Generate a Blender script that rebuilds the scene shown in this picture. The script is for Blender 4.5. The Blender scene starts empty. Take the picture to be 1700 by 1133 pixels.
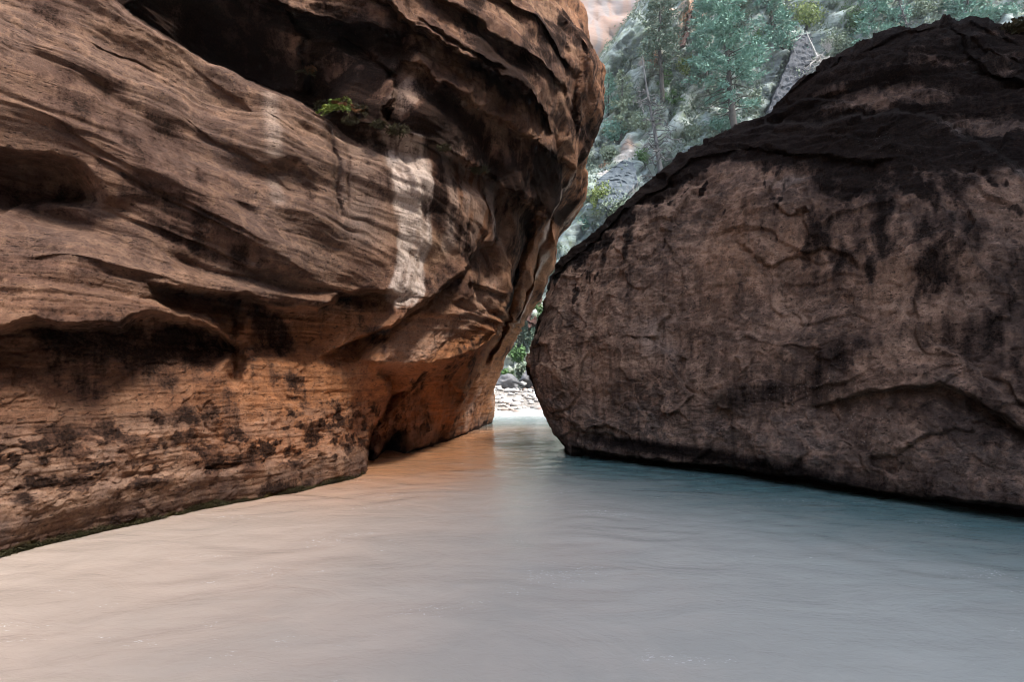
import bpy, bmesh, math, random
import numpy as np
from mathutils import Vector, Matrix

rad = math.radians
random.seed(7); RNG = np.random.default_rng(7)
scene = bpy.context.scene
C = scene.collection

# ------------------------------------------------------------------ camera, sky, sun, exposure
CAM_Z, PITCH, F = 1.5, math.atan(64 / 850), 850.0
cam_d = bpy.data.cameras.new('camera'); cam = bpy.data.objects.new('camera', cam_d); C.objects.link(cam)
cam_d.sensor_width = 36; cam_d.lens = 18; cam_d.clip_start = 0.05; cam_d.clip_end = 3000
cam.location = (0, 0, CAM_Z); cam.rotation_euler = (math.pi / 2 + PITCH, 0, 0)
scene.camera = cam

SUN_EL, SUN_AZ = 56, 122           # azimuth clockwise from +Y
world = bpy.data.worlds.new('World'); scene.world = world; world.use_nodes = True
wn = world.node_tree.nodes; wl = world.node_tree.links
sky = wn.new('ShaderNodeTexSky'); sky.sky_type = 'NISHITA'; sky.sun_disc = False
sky.sun_elevation = rad(SUN_EL); sky.sun_rotation = rad(SUN_AZ); sky.altitude = 1300
sky.air_density = 1.0; sky.dust_density = 2.5; sky.ozone_density = 1.0
wn['Background'].inputs[1].default_value = 0.15
hs = wn.new('ShaderNodeHueSaturation'); hs.inputs['Saturation'].default_value = 0.55      # thin high cloud
wl.new(sky.outputs[0], hs.inputs['Color']); wl.new(hs.outputs[0], wn['Background'].inputs[0])
sun_d = bpy.data.lights.new('sun', 'SUN'); sun_d.energy = 2.6; sun_d.angle = rad(20); sun_d.color = (1.0, 0.93, 0.84)
sun = bpy.data.objects.new('sun', sun_d); C.objects.link(sun)
sd = Vector((math.sin(rad(SUN_AZ)) * math.cos(rad(SUN_EL)), math.cos(rad(SUN_AZ)) * math.cos(rad(SUN_EL)), math.sin(rad(SUN_EL))))
sun.rotation_euler = sd.to_track_quat('Z', 'Y').to_euler()
sun.location = sd * 200
scene.view_settings.view_transform = 'Standard'; scene.view_settings.look = 'None'
scene.view_settings.exposure = 2.4; scene.view_settings.gamma = 1.0
scene.cycles.use_denoising = True; scene.cycles.filter_width = 1.0
scene.cycles.max_bounces = 5; scene.cycles.diffuse_bounces = 4; scene.cycles.glossy_bounces = 2
scene.cycles.use_adaptive_sampling = True; scene.cycles.adaptive_threshold = 0.025

# ------------------------------------------------------------------ maths helpers
CP, SP = math.cos(PITCH), math.sin(PITCH)
def at(px, py, Y):                       # photograph pixel + distance north -> point in the place
    px = np.asarray(px, float); py = np.asarray(py, float); Y = np.asarray(Y, float)
    xc = (px - 850) / F; yc = (566.5 - py) / F
    dy = CP - yc * SP; dz = SP + yc * CP
    k = Y / dy
    return np.stack([xc * k, Y + 0 * k, CAM_Z + dz * k], -1)
def to_px(P):
    x = P[..., 0]; y = P[..., 1]; z = P[..., 2] - CAM_Z
    d = y * CP + z * SP; u = -y * SP + z * CP
    return 850 + F * x / d, 566.5 - F * u / d

_r = np.random.default_rng(3)
PERM = np.concatenate([_r.permutation(256)] * 3).astype(np.int32)
GR = _r.normal(size=(256, 3)); GR = (GR / np.linalg.norm(GR, axis=1)[:, None]).astype(np.float32)
def noise(p):
    p = np.asarray(p, np.float32); sh = p.shape[:-1]; p = p.reshape(-1, 3)
    i = np.floor(p).astype(np.int32); f = p - i; i &= 255
    w = f * f * f * (f * (f * 6 - 15) + 10)
    out = np.zeros(len(p), np.float32)
    for a in (0, 1):
        wa = w[:, 0] if a else 1 - w[:, 0]
        ha = PERM[i[:, 0] + a]
        for b in (0, 1):
            wb = w[:, 1] if b else 1 - w[:, 1]
            hb = PERM[ha + i[:, 1] + b]
            for c in (0, 1):
                wc = w[:, 2] if c else 1 - w[:, 2]
                g = GR[PERM[hb + i[:, 2] + c]]
                d = g[:, 0] * (f[:, 0] - a) + g[:, 1] * (f[:, 1] - b) + g[:, 2] * (f[:, 2] - c)
                out += wa * wb * wc * d
    return (out * 1.6).reshape(sh)
def fbm(p, o=4, gain=0.5, lac=2.03):
    p = np.asarray(p, np.float32); s = 0; a = 1.0
    for k in range(o):
        s = s + a * noise(p + 17.3 * k); p = p * lac; a *= gain
    return s
def chips(P, size, off, tilt, seed):
    """broken, faceted rock: each irregular cell is a slightly tilted face"""
    q = P / size + 0.55 * np.stack([fbm(P / size * .9 + 3 * k + seed, 3) for k in range(3)], -1); q = q * np.array([1, 1, 1.35], np.float32)
    i0 = np.floor(q).astype(np.int64); best = np.full(len(q), 1e9, np.float32); out = np.zeros(len(q), np.float32)
    for a in (-1, 0, 1):
        for b in (-1, 0, 1):
            for c in (-1, 0, 1):
                i = i0 + np.array([a, b, c]); h = (i[:, 0] * 73856093) ^ (i[:, 1] * 19349663) ^ (i[:, 2] * 83492791) ^ (seed * 2654435)
                r = [(((h * k) >> 9) & 1023).astype(np.float32) / 1023 for k in (1, 7919, 104729, 1299709, 15485863, 32452843, 49979687)]
                v = q - i - np.stack(r[:3], -1); d = (v * v).sum(1); m = d < best; best[m] = d[m]
                t_ = (v * (np.stack(r[3:6], -1) - .5) * 2).sum(1) * size * tilt + (r[6] - .5) * 2 * off; out[m] = t_[m]
    return out
def sstep(a, b, x):
    t = np.clip((x - a) / (b - a), 0, 1); return t * t * (3 - 2 * t)
def lut(tab, x):
    t = np.array(tab, float); return np.interp(x, t[:, 0], t[:, 1])
class TPS:
    def __init__(s, pts):
        a = np.array(pts, float); s.p = a[:, :2] / 500; y = np.log(a[:, 2]); n = len(a)
        K = s.k(s.p, s.p) + np.eye(n) * 1e-3
        Q = np.c_[np.ones(n), s.p]; A = np.block([[K, Q], [Q.T, np.zeros((3, 3))]])
        s.w = np.linalg.solve(A, np.r_[y, 0, 0, 0]); s.n = n
    @staticmethod
    def k(a, b):
        r2 = ((a[:, None, :] - b[None]) ** 2).sum(-1) + 1e-12; return 0.5 * r2 * np.log(r2)
    def __call__(s, px, py):
        px, py = np.broadcast_arrays(np.asarray(px, float), np.asarray(py, float)); sh = px.shape
        q = np.c_[px.ravel(), py.ravel()] / 500; out = np.empty(len(q))
        for i in range(0, len(q), 40000):
            qq = q[i:i + 40000]; out[i:i + 40000] = s.k(qq, s.p) @ s.w[:s.n] + s.w[s.n] + qq @ s.w[s.n + 1:]
        return np.exp(out).reshape(sh)
def grid_normals(P, blur=2):
    du = np.gradient(P, axis=1); dv = np.gradient(P, axis=0)
    n = np.cross(du, dv); l = np.linalg.norm(n, axis=-1, keepdims=True); n = n / np.maximum(l, 1e-9)
    for _ in range(blur):
        m = n.copy(); m[1:-1] += n[:-2] + n[2:]; m[:, 1:-1] += n[:, :-2] + n[:, 2:]
        n = m / np.maximum(np.linalg.norm(m, axis=-1, keepdims=True), 1e-9)
    return n
class Sculpt:
    """relief pressed into a grid of points: lines and lumps given in metres on the surface"""
    def __init__(s, P, N, depth):
        s.sh = P.shape[:2]; s.P = P.reshape(-1, 3); s.N = N.reshape(-1, 3); s.depth = depth
        s.D = np.zeros(len(s.P))
    def near(s, poly, R, close=False):
        q = np.array(poly, float); W = at(q[:, 0], q[:, 1], s.depth(q[:, 0], q[:, 1]))
        lo = W.min(0) - R; hi = W.max(0) + R
        idx = np.where(((s.P > lo) & (s.P < hi)).all(1))[0]
        P = s.P[idx]; N = s.N[idx]; best = np.full(len(idx), 1e9); side = np.ones(len(idx)); tt = np.zeros(len(idx)); n = len(W) - 1
        for k in range(n):
            a, b = W[k], W[k + 1]; ab = b - a; L2 = ab @ ab
            t = np.clip(((P - a) @ ab) / L2, 0, 1); v = P - (a + t[:, None] * ab)
            d = np.linalg.norm(v, axis=1); m = d < best
            sg = np.sign((np.cross(N, ab / math.sqrt(L2)) * v).sum(1))
            best[m] = d[m]; side[m] = sg[m]; tt[m] = (k + t[m]) / n
        keep = best < R
        return idx[keep], best[keep], side[keep], tt[keep]
    def wob(s, idx, d, amp, f):
        return d + amp * fbm(s.P[idx] * f * 1.3, 5, 0.6)
    def step(s, poly, up, Lup, down, Ldown, w=0.03, jag=0.05, ends=0.12):
        """above the line comes forward by up (fading over Lup), below it by down"""
        R = 3.2 * max(Lup, Ldown)
        i, d, sd_, t = s.near(poly, R)
        x = s.wob(i, d * sd_, jag, 1.7)
        e = np.minimum(sstep(0, ends, t), sstep(0, ends, 1 - t)) if ends else 1
        a = up * np.exp(-np.maximum(x, 0) / Lup); b = down * np.exp(-np.maximum(-x, 0) / Ldown)
        fade = 1 - sstep(0.7 * R, R, d)
        h = sstep(-w, w, x)
        s.D[i] += e * fade * (a * h + b * (1 - h))
    def groove(s, poly, depth, w, jag=0.04, ends=0.15):
        i, d, sd_, t = s.near(poly, 3 * w + jag * 2)
        x = s.wob(i, d * sd_, jag, 2.3); e = np.minimum(sstep(0, ends, t), sstep(0, ends, 1 - t))
        s.D[i] -= e * depth * np.exp(-(x / w) ** 2)
    def lump(s, px, py, A, rx, rz, ang=0, p=2):
        c = at(px, py, s.depth(px, py)); R = 2.6 * max(rx, rz)
        idx = np.where((np.abs(s.P - c) < R).all(1))[0]
        if not len(idx): return
        j = idx[np.argmin(((s.P[idx] - c) ** 2).sum(1))]
        n = s.N[j]; t = np.cross((0, 0, 1), n); t /= np.linalg.norm(t); up = np.cross(n, t)
        v = s.P[idx] - c; a = v @ t; b = v @ up; ca, sa = math.cos(rad(ang)), math.sin(rad(ang))
        A_ = (a * ca + b * sa) / rx; B_ = (-a * sa + b * ca) / rz
        s.D[idx] += A * np.exp(-(np.sqrt(A_ ** 2 + B_ ** 2 + 1e-9)) ** p)
    def mask(s, poly, w, soft=0.5, ends=0.0, side=0, fall=None):
        """0..1 mask along a line; side=+1/-1 keeps one side; fall = reach on that side"""
        M = np.zeros(len(s.P)); R = (fall or w) * 2.2
        i, d, sd_, t = s.near(poly, R)
        if side == 0: v = 1 - sstep(w * (1 - soft), w * (1 + soft), d)
        else: v = np.exp(-(d / (fall or w)) ** 2) * sstep(-w, w, d * sd_ * side)
        if ends: v = v * np.minimum(sstep(0, ends, t), sstep(0, ends, 1 - t))
        M[i] = v; return M
    def spot(s, px, py, rx, rz, ang=0, p=3):
        keep = s.D; s.D = np.zeros(len(s.P)); s.lump(px, py, 1, rx, rz, ang, p); m = s.D; s.D = keep; return m

# ------------------------------------------------------------------ object helpers
def setp(o, label=None, cat=None, group=None, kind=None):
    if label: o['label'] = label
    if cat: o['category'] = cat
    if group: o['group'] = group
    if kind: o['kind'] = kind
    return o
def link(name, me, mat=None, parent=None):
    o = bpy.data.objects.new(name, me); C.objects.link(o)
    if mat is not None and me is not None and not me.materials: me.materials.append(mat)
    if parent is not None: o.parent = parent
    return o
def empty(name, loc, rz=0):
    o = bpy.data.objects.new(name, None); C.objects.link(o); o.location = loc; o.rotation_euler = (0, 0, rz); o.empty_display_size = 0.3
    return o
def mesh_np(name, V, Fq, attrs=None, smooth=True):
    V = np.ascontiguousarray(V, np.float32).reshape(-1, 3); Fq = np.ascontiguousarray(Fq, np.int32); k = Fq.shape[1]
    me = bpy.data.meshes.new(name); me.vertices.add(len(V)); me.vertices.foreach_set('co', V.ravel())
    me.loops.add(Fq.size); me.loops.foreach_set('vertex_index', Fq.ravel())
    me.polygons.add(len(Fq)); me.polygons.foreach_set('loop_start', np.arange(0, Fq.size, k, dtype=np.int32))
    me.polygons.foreach_set('loop_total', np.full(len(Fq), k, np.int32))
    me.polygons.foreach_set('use_smooth', np.full(len(Fq), smooth, bool))
    me.update(calc_edges=True)
    for nm, a in (attrs or {}).items():
        at_ = me.attributes.new(nm, 'FLOAT_COLOR', 'POINT')
        c = np.ones((len(V), 4), np.float32); c[:, :a.shape[1]] = a; at_.data.foreach_set('color', c.ravel())
    return me
def grid_faces(nr, nc, flip=False):
    i = np.arange(nr * nc).reshape(nr, nc)
    f = np.stack([i[:-1, :-1], i[:-1, 1:], i[1:, 1:], i[1:, :-1]], -1).reshape(-1, 4)
    return f[:, ::-1] if flip else f

# ------------------------------------------------------------------ materials
class NT:
    def __init__(s, name):
        s.m = bpy.data.materials.new(name); s.m.use_nodes = True; s.t = s.m.node_tree; s.t.nodes.clear()
        s.out = s.t.nodes.new('ShaderNodeOutputMaterial'); s.b = s.t.nodes.new('ShaderNodeBsdfPrincipled')
        s.t.links.new(s.b.outputs[0], s.out.inputs[0]); s.co = s.t.nodes.new('ShaderNodeTexCoord').outputs['Object']
    def put(s, sock, v):
        if isinstance(v, bpy.types.NodeSocket): s.t.links.new(v, sock)
        else: sock.default_value = v
    def map(s, scale=(1, 1, 1), rot=(0, 0, 0), v=None):
        n = s.t.nodes.new('ShaderNodeMapping'); s.put(n.inputs[0], v or s.co); n.inputs['Scale'].default_value = scale
        n.inputs['Rotation'].default_value = rot; return n.outputs[0]
    def noise(s, scale, detail=6, rough=0.55, v=None, dist=0.0):
        n = s.t.nodes.new('ShaderNodeTexNoise'); s.put(n.inputs['Vector'], v or s.co); n.inputs['Scale'].default_value = scale
        n.inputs['Detail'].default_value = detail; n.inputs['Roughness'].default_value = rough; n.inputs['Distortion'].default_value = dist
        return n.outputs[0]
    def voro(s, scale, v=None, feature='F1'):
        n = s.t.nodes.new('ShaderNodeTexVoronoi'); n.feature = feature; s.put(n.inputs['Vector'], v or s.co); n.inputs['Scale'].default_value = scale
        return n.outputs['Distance']
    def math(s, op, a, b=0.0, c=0.0):
        n = s.t.nodes.new('ShaderNodeMath'); n.operation = op; s.put(n.inputs[0], a); s.put(n.inputs[1], b); s.put(n.inputs[2], c); return n.outputs[0]
    def rng(s, x, a, b, c=0.0, d=1.0, smooth=True):
        n = s.t.nodes.new('ShaderNodeMapRange'); n.interpolation_type = 'SMOOTHSTEP' if smooth else 'LINEAR'
        for k, v in zip(range(5), (x, a, b, c, d)): s.put(n.inputs[k], v)
        return n.outputs[0]
    def mix(s, f, a, b, mode='MIX'):
        n = s.t.nodes.new('ShaderNodeMix'); n.data_type = 'RGBA'; n.blend_type = mode; n.clamp_factor = True
        s.put(n.inputs[0], f)
        for k, v in ((6, a), (7, b)): s.put(n.inputs[k], v if isinstance(v, bpy.types.NodeSocket) else tuple(v) + (1,) * (4 - len(v)))
        return n.outputs[2]
    def ramp(s, x, stops):
        n = s.t.nodes.new('ShaderNodeValToRGB'); s.put(n.inputs[0], x); e = n.color_ramp.elements
        while len(e) < len(stops): e.new(0.5)
        for k, (p, c) in enumerate(stops): e[k].position = p; e[k].color = tuple(c) + (1,)
        return n.outputs[0]
    def attr(s, name):
        n = s.t.nodes.new('ShaderNodeAttribute'); n.attribute_name = name
        q = s.t.nodes.new('ShaderNodeSeparateColor'); s.t.links.new(n.outputs['Color'], q.inputs[0]); return q.outputs[0], q.outputs[1], q.outputs[2]
    def bump(s, h, strength, dist, nrm=None):
        n = s.t.nodes.new('ShaderNodeBump'); n.inputs['Strength'].default_value = strength; n.inputs['Distance'].default_value = dist
        s.put(n.inputs['Height'], h)
        if nrm: s.put(n.inputs['Normal'], nrm)
        return n.outputs[0]
    def done(s, col, rough=0.9, nrm=None, spec=0.3):
        s.put(s.b.inputs['Base Color'], col); s.put(s.b.inputs['Roughness'], rough); s.b.inputs['Specular IOR Level'].default_value = spec if not s.b.inputs['Specular IOR Level'].is_linked else 0.1
        if nrm: s.put(s.b.inputs['Normal'], nrm)
        return s.m

def rock_material(name, dark, mid, light, warm, grey, pale, varnish, dip, grain=1.0, layw=1.0, mott=1.0):
    """m1 = varnish and painted-in shade, pale wash, warm bare rock; m2 = grey skin, moss, lichen"""
    t = NT(name)
    va, pa, wa = t.attr('m1'); ga, mo, li = t.attr('m2')
    big = t.noise(0.9, 4, 0.6, dist=0.6); med = t.noise(5.5, 5, 0.65, dist=0.3); fine = t.noise(38, 3, 0.7); grit = t.noise(170, 1, 0.6)
    lay = t.noise(1.0, 5, 0.62, v=t.map((0.7, 0.7, 13), (rad(dip), 0, 0)), dist=0.35)
    run = t.noise(1.0, 3, 0.6, v=t.map((7, 7, 0.55)))
    col = t.ramp(big, [(0.38, dark), (0.5, mid), (0.60, light)])
    col = t.mix(t.math('MULTIPLY', wa, t.rng(med, 0.2, 0.55, 0.55, 1.0)), col, warm)
    col = t.mix(t.math('MULTIPLY', ga, t.rng(lay, 0.3, 0.65, 0.6, 1.0)), col, t.mix(t.rng(med, .35, .65), [c * (1.35 - .35 * mott) for c in grey], [c * (1.35 + .35 * mott) for c in grey]))
    col = t.mix(t.rng(lay, 0.46, 0.60, 0.0, 0.6 * layw), col, [c * 0.5 for c in mid], 'MIX')
    col = t.mix(t.rng(med, 0.47, 0.62, 0.0, 0.55 * mott), col, [min(1, c * 1.3) for c in light])
    col = t.mix(t.rng(med, 0.50, 0.36, 0.0, 0.5 * mott), col, [c * .8 for c in dark])
    pf = t.math('MULTIPLY', pa, t.rng(t.math('ADD', med, t.math('MULTIPLY', run, 0.7)), 0.55, 0.95, 0.55, 1.0))
    col = t.mix(pf, col, pale)
    vx = t.math('ADD', va, t.math('MULTIPLY', t.math('SUBTRACT', t.math('ADD', t.math('ADD', t.math('MULTIPLY', med, .55), t.math('MULTIPLY', fine, .55)), t.math('MULTIPLY', run, 0.7)), 0.90), 2.0))
    pits = t.rng(t.noise(1.0, 2, 0.6, v=t.map((16, 16, 34), (rad(dip), 0, 0)), dist=0.4), 0.60, 0.70)
    col = t.mix(t.math('MULTIPLY', pits, 0.7), col, [c * 2.2 for c in varnish])
    vf = t.rng(vx, 0.30, 0.85)
    col = t.mix(t.rng(vx, 0.0, 0.55, 0.0, 0.75), col, [c * 4.0 * k for c, k in zip(varnish, (1, .8, .7))])
    col = t.mix(t.math('MULTIPLY', vf, t.rng(fine, 0.35, 0.6, 0.6, 0.97)), col, varnish)
    sp = t.voro(26); lf = t.math('MULTIPLY', t.rng(t.math('ADD', t.math('MULTIPLY', li, 0.11), t.math('MULTIPLY', fine, 0.10)), sp, t.math('ADD', sp, 0.05), 0.0, 1.0), t.rng(li, 0.02, 0.3))
    col = t.mix(t.math('MULTIPLY', lf, 0.75), col, (0.42, 0.38, 0.33))
    col = t.mix(t.math('MULTIPLY', mo, t.rng(fine, 0.35, 0.6, 0.5, 1.0)), col, (0.045, 0.036, 0.014))
    col = t.mix(0.55 * grain, col, t.ramp(t.math('ADD', t.math('MULTIPLY', fine, 0.6), t.math('MULTIPLY', grit, 0.4)), [(0.38, (0.15, 0.15, 0.15)), (0.5, (0.5, 0.5, 0.5)), (0.62, (0.88, 0.88, 0.88))]), 'OVERLAY')
    h = t.math('ADD', t.math('MULTIPLY', lay, 0.7 * layw), t.math('ADD', t.math('MULTIPLY', med, 0.8 if layw < .5 else 0.35), t.math('ADD', t.math('MULTIPLY', fine, 0.30 * grain), t.math('MULTIPLY', grit, 0.06 * grain))))
    h = t.math('SUBTRACT', h, t.math('MULTIPLY', pits, 0.25))
    t.put(t.b.inputs['Specular IOR Level'], t.rng(vf, 0, 1, 0.12, 0.02))
    return t.done(col, t.rng(vf, 0, 1, 0.95, 0.9), t.bump(h, 0.8, 0.05), 0.12)

M_WALL = rock_material('canyon_sandstone', (0.078, 0.040, 0.027), (0.175, 0.093, 0.057), (0.28, 0.165, 0.103), (0.37, 0.152, 0.063), (0.058, 0.039, 0.032), (0.54, 0.43, 0.355), (0.013, 0.0085, 0.007), 17, 0.75, 0.6, 0.4)
M_BOULDER = rock_material('boulder_sandstone', (0.085, 0.053, 0.038), (0.178, 0.109, 0.076), (0.285, 0.178, 0.122), (0.34, 0.185, 0.108), (0.085, 0.067, 0.058), (0.40, 0.34, 0.30), (0.0065, 0.0052, 0.0050), 8, 1.3, 0.25)

# ------------------------------------------------------------------ canyon wall (left side of the river)
RIM = [(-900, 720), (-300, 870), (-100, 925), (0, 955), (60, 984), (110, 1000), (150, 1005), (195, 1002), (225, 992), (250, 980), (275, 970), (305, 977), (335, 974), (362, 952), (400, 932), (430, 920), (480, 898), (540, 868), (600, 837), (640, 822), (680, 818), (705, 816), (900, 806)]
LW = TPS([(-60, 940, 4.3), (0, 915, 4.5), (150, 884, 5.1), (300, 850, 5.8), (450, 821, 6.7), (590, 787, 8.2), (650, 762, 10.0), (700, 745, 11.1), (745, 731, 12.6), (815, 703, 17.2),
          (0, 700, 4.5), (300, 700, 5.85), (500, 700, 7.2), (600, 680, 8.4), (700, 660, 10.4), (780, 650, 13.2), (822, 640, 16.6),
          (0, 540, 4.45), (200, 540, 5.2), (400, 540, 6.5), (550, 540, 7.7), (700, 550, 9.2), (800, 540, 11.2), (868, 540, 15.5),
          (0, 400, 4.75), (300, 400, 5.9), (500, 400, 6.8), (650, 400, 7.8), (780, 400, 9.4), (860, 400, 11.6), (930, 400, 14.6),
          (0, 200, 4.9), (250, 200, 5.8), (450, 200, 6.7), (600, 230, 7.6), (750, 250, 8.6), (880, 250, 10.2), (980, 250, 12.6),
          (0, 0, 5.1), (200, 0, 5.9), (400, 60, 7.2), (600, 60, 7.7), (750, 60, 8.2), (900, 60, 9.8), (990, 60, 12.0), (955, 0, 11.8),
          (0, -200, 5.5), (300, -200, 6.8), (600, -200, 7.4), (880, -200, 10.6)])
def wall_depth(px, py):
    Y = LW(px, py); rim = lut(RIM, py); e = (rim - px) * Y / F
    a = np.clip(1 - e / 1.1, 0, 0.995)
    return Y + 0.8 * (1 - np.sqrt(1 - a * a))
WATER_L = [(-400, 1010), (-60, 930), (0, 915), (300, 850), (598, 787), (700, 752), (815, 708), (1000, 700)]
NU, NV = 590, 590; NUW = NU
u = np.linspace(0, 1, NU) ; v = np.linspace(0, 1, NV)
pyb = 0
U, Vv = np.meshgrid(u, v)
PYg = -45 + Vv * 800
for _ in range(4):
    PXg = -70 + U * (lut(RIM, PYg) + 70)
    PYg = -45 + Vv * (lut(WATER_L, PXg) + 40 + 45)
Pm = at(PXg, PYg, wall_depth(PXg, PYg))
top = Pm[:1]; ups = []
for k in np.arange(20, 0, -0.4):                  # the cliff goes on above the frame
    h = 0.28 * k * (1 + 0.08 * k)
    q = top.copy(); q[..., 2] += h; q[..., 0] += -0.10 * h + 0.0006 * h * h; q[..., 1] += 0.05 * h; ups.append(q)
Pm = np.concatenate(ups + [Pm], 0)
NT_ = len(ups)
rimc = Pm[:, -1]; hd = rimc[:, :2] / np.linalg.norm(rimc[:, :2], axis=1)[:, None]; backs = []
for k in range(1, 30):
    th = min(k * 0.09, 1.35); q = rimc.copy(); r = 1.6; far = max(0, k - 15)
    q[:, :2] += hd * (r * math.sin(th) + 0.16 * far ** 1.35) + np.array([-1, 0.15]) * (r * (1 - math.cos(th)) + 0.38 * far ** 1.35); backs.append(q[:, None])
first = Pm[:, 0]; exts = []
for k in range(34, 0, -1):                        # ... and along the river behind the camera
    s_ = 0.10 * k + 0.02 * k * k; q = first.copy(); q[:, 0] -= 0.42 * s_ * (1 + 0.01 * s_); q[:, 1] -= s_; exts.append(q[:, None])
Pm = np.concatenate(exts + [Pm] + backs, 1)
NE = len(exts)
Nm = grid_normals(Pm, 3)
if Nm[NT_ + 300, NE + 300, 0] < 0: Nm = -Nm
S = Sculpt(Pm, Nm, wall_depth)
# shelf of the lower slab, with the dark hollow of the upper block above it
SHELF = [(-260, -270), (60, -105), (180, 0), (235, 45), (275, 75), (330, 100), (400, 132), (450, 147), (515, 166), (548, 190)]
S.step(SHELF, -0.75, 0.75, 0.16, 0.35, 0.05, 0.06, ends=0.08)
OVER = [(535, 188), (600, 200), (660, 219), (720, 238), (780, 272), (830, 308), (880, 338), (925, 372)]
S.step(OVER, 0.13, 0.5, -0.04, 0.4, 0.06, 0.05)
S.step(OVER[3:], 0.25, 0.5, -0.25, 0.5, 0.08, 0.08)
S.step([(560, -60), (640, -5), (690, 45), (780, 100), (860, 150), (910, 190), (930, 230)], 0.45, 0.6, -0.25, 0.35, 0.07, 0.10)
S.step([(650, 95), (700, 120), (760, 160), (820, 200), (880, 228), (940, 272), (958, 292)], 0.22, 0.35, -0.20, 0.35, 0.06, 0.10)
S.step([(380, -60), (480, 15), (560, 35), (640, 55), (690, 62)], 0.30, 0.5, -0.25, 0.35, 0.06, 0.10)
S.step([(470, 20), (500, 60), (510, 110), (505, 150)], -0.15, 0.4, 0.12, 0.25, 0.06, 0.08)
S.step([(640, 110), (655, 150), (640, 190), (650, 215)], -0.12, 0.3, 0.18, 0.3, 0.06, 0.08)
S.lump(410, 85, -0.45, 0.8, 0.45, -25); S.lump(610, 70, -0.4, 0.6, 0.3, -20)
S.lump(690, 175, 0.28, 0.45, 0.5, -20); S.lump(820, 285, -0.3, 0.7, 0.3, -35); S.lump(905, 250, 0.3, 0.4, 0.55, -50)
# slab: hollow on the left, alcove, scours
HOL = [(-120, 205), (0, 243), (60, 258), (110, 272), (148, 305), (165, 350)]
S.step(HOL, 0.10, 0.5, -0.40, 0.55, 0.14, 0.04); S.lump(50, 350, -0.38, 0.65, 0.42, -12, 2); S.lump(130, 390, -0.15, 0.5, 0.14, -22)
S.step([(400, 300), (440, 274), (492, 272), (525, 305), (560, 350)], 0.04, 0.3, -0.08, 0.35, 0.12, 0.02, .4)
S.lump(405, 352, -0.12, 0.20, 0.09, -20); S.lump(75, 115, -0.10, 0.25, 0.12, -30); S.lump(165, 155, -0.09, 0.22, 0.10, -20); S.lump(320, 440, -0.07, 0.2, 0.06, -20)
S.lump(230, 250, 0.14, 0.7, 0.25, -24); S.lump(430, 400, 0.16, 0.9, 0.22, -24); S.lump(120, 60, 0.12, 0.5, 0.3, -25)
for a_, b_, dd in (((60, 215), (560, 478), .05), ((150, 330), (520, 500), .06), ((200, 290), (480, 420), .04), ((270, 170), (520, 330), .04), ((20, 170), (260, 300), .035), ((0, 425), (330, 480), .05), ((380, 430), (600, 490), .05), ((300, 110), (500, 220), .035), ((90, 30), (300, 130), .035)):
    L = [(a_[0] + (b_[0] - a_[0]) * k / 6 + random.uniform(-6, 6), a_[1] + (b_[1] - a_[1]) * k / 6 + random.uniform(-7, 7)) for k in range(7)]
    S.step(L, dd * .55, 0.12, -dd * .55, 0.10, 0.02, 0.012, 0.35)
S.groove([(546, 192), (552, 240), (560, 300), (565, 372)], 0.09, 0.05, 0.03)
S.groove([(575, 235), (578, 300), (580, 360)], 0.03, 0.02, 0.02)
S.lump(690, 300, 0.07, 0.22, 0.35); S.step([(655, 250), (680, 290), (690, 340), (700, 370)], -0.04, 0.15, 0.05, 0.12, 0.03, 0.05)
# ledges across the middle
S.step([(-220, 565), (0, 541), (60, 530), (140, 543), (200, 547), (250, 522), (310, 536), (360, 556), (388, 585)], 0.24, 0.32, -0.30, 0.42, 0.05, 0.04, 0.06)
S.step([(-60, 462), (60, 475), (160, 490), (260, 505), (340, 525), (380, 545)], -0.05, 0.2, 0.08, 0.14, 0.04, 0.04)
S.step([(225, 478), (330, 487), (400, 490), (450, 506), (520, 512), (565, 492), (625, 480), (660, 486)], 0.16, 0.35, -0.40, 0.42, 0.05, 0.05, 0.10)
S.groove([(386, 480), (384, 550), (392, 600), (372, 650)], 0.20, 0.10, 0.06)
S.lump(450, 560, -0.20, 0.5, 0.25); S.lump(600, 560, -0.15, 0.5, 0.3, -30)
# nose at the water and the arch behind it
S.step([(590, 840), (598, 788), (605, 752), (616, 716), (637, 684), (646, 655), (640, 630), (620, 612)], 0.10, 0.35, -0.85, 0.55, 0.07, 0.03, 0.16)
S.lump(645, 745, -0.7, 0.45, 0.45); S.step([(620, 668), (680, 640), (740, 635), (770, 660)], 0.12, 0.3, -0.25, 0.4, 0.06, 0.06)
S.lump(760, 690, 0.30, 0.5, 0.55); S.groove([(735, 735), (720, 690), (700, 650)], 0.15, 0.2)
S.step([(770, 735), (790, 690), (810, 640)], 0.1, 0.3, -0.15, 0.3, 0.08, 0.06)
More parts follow.
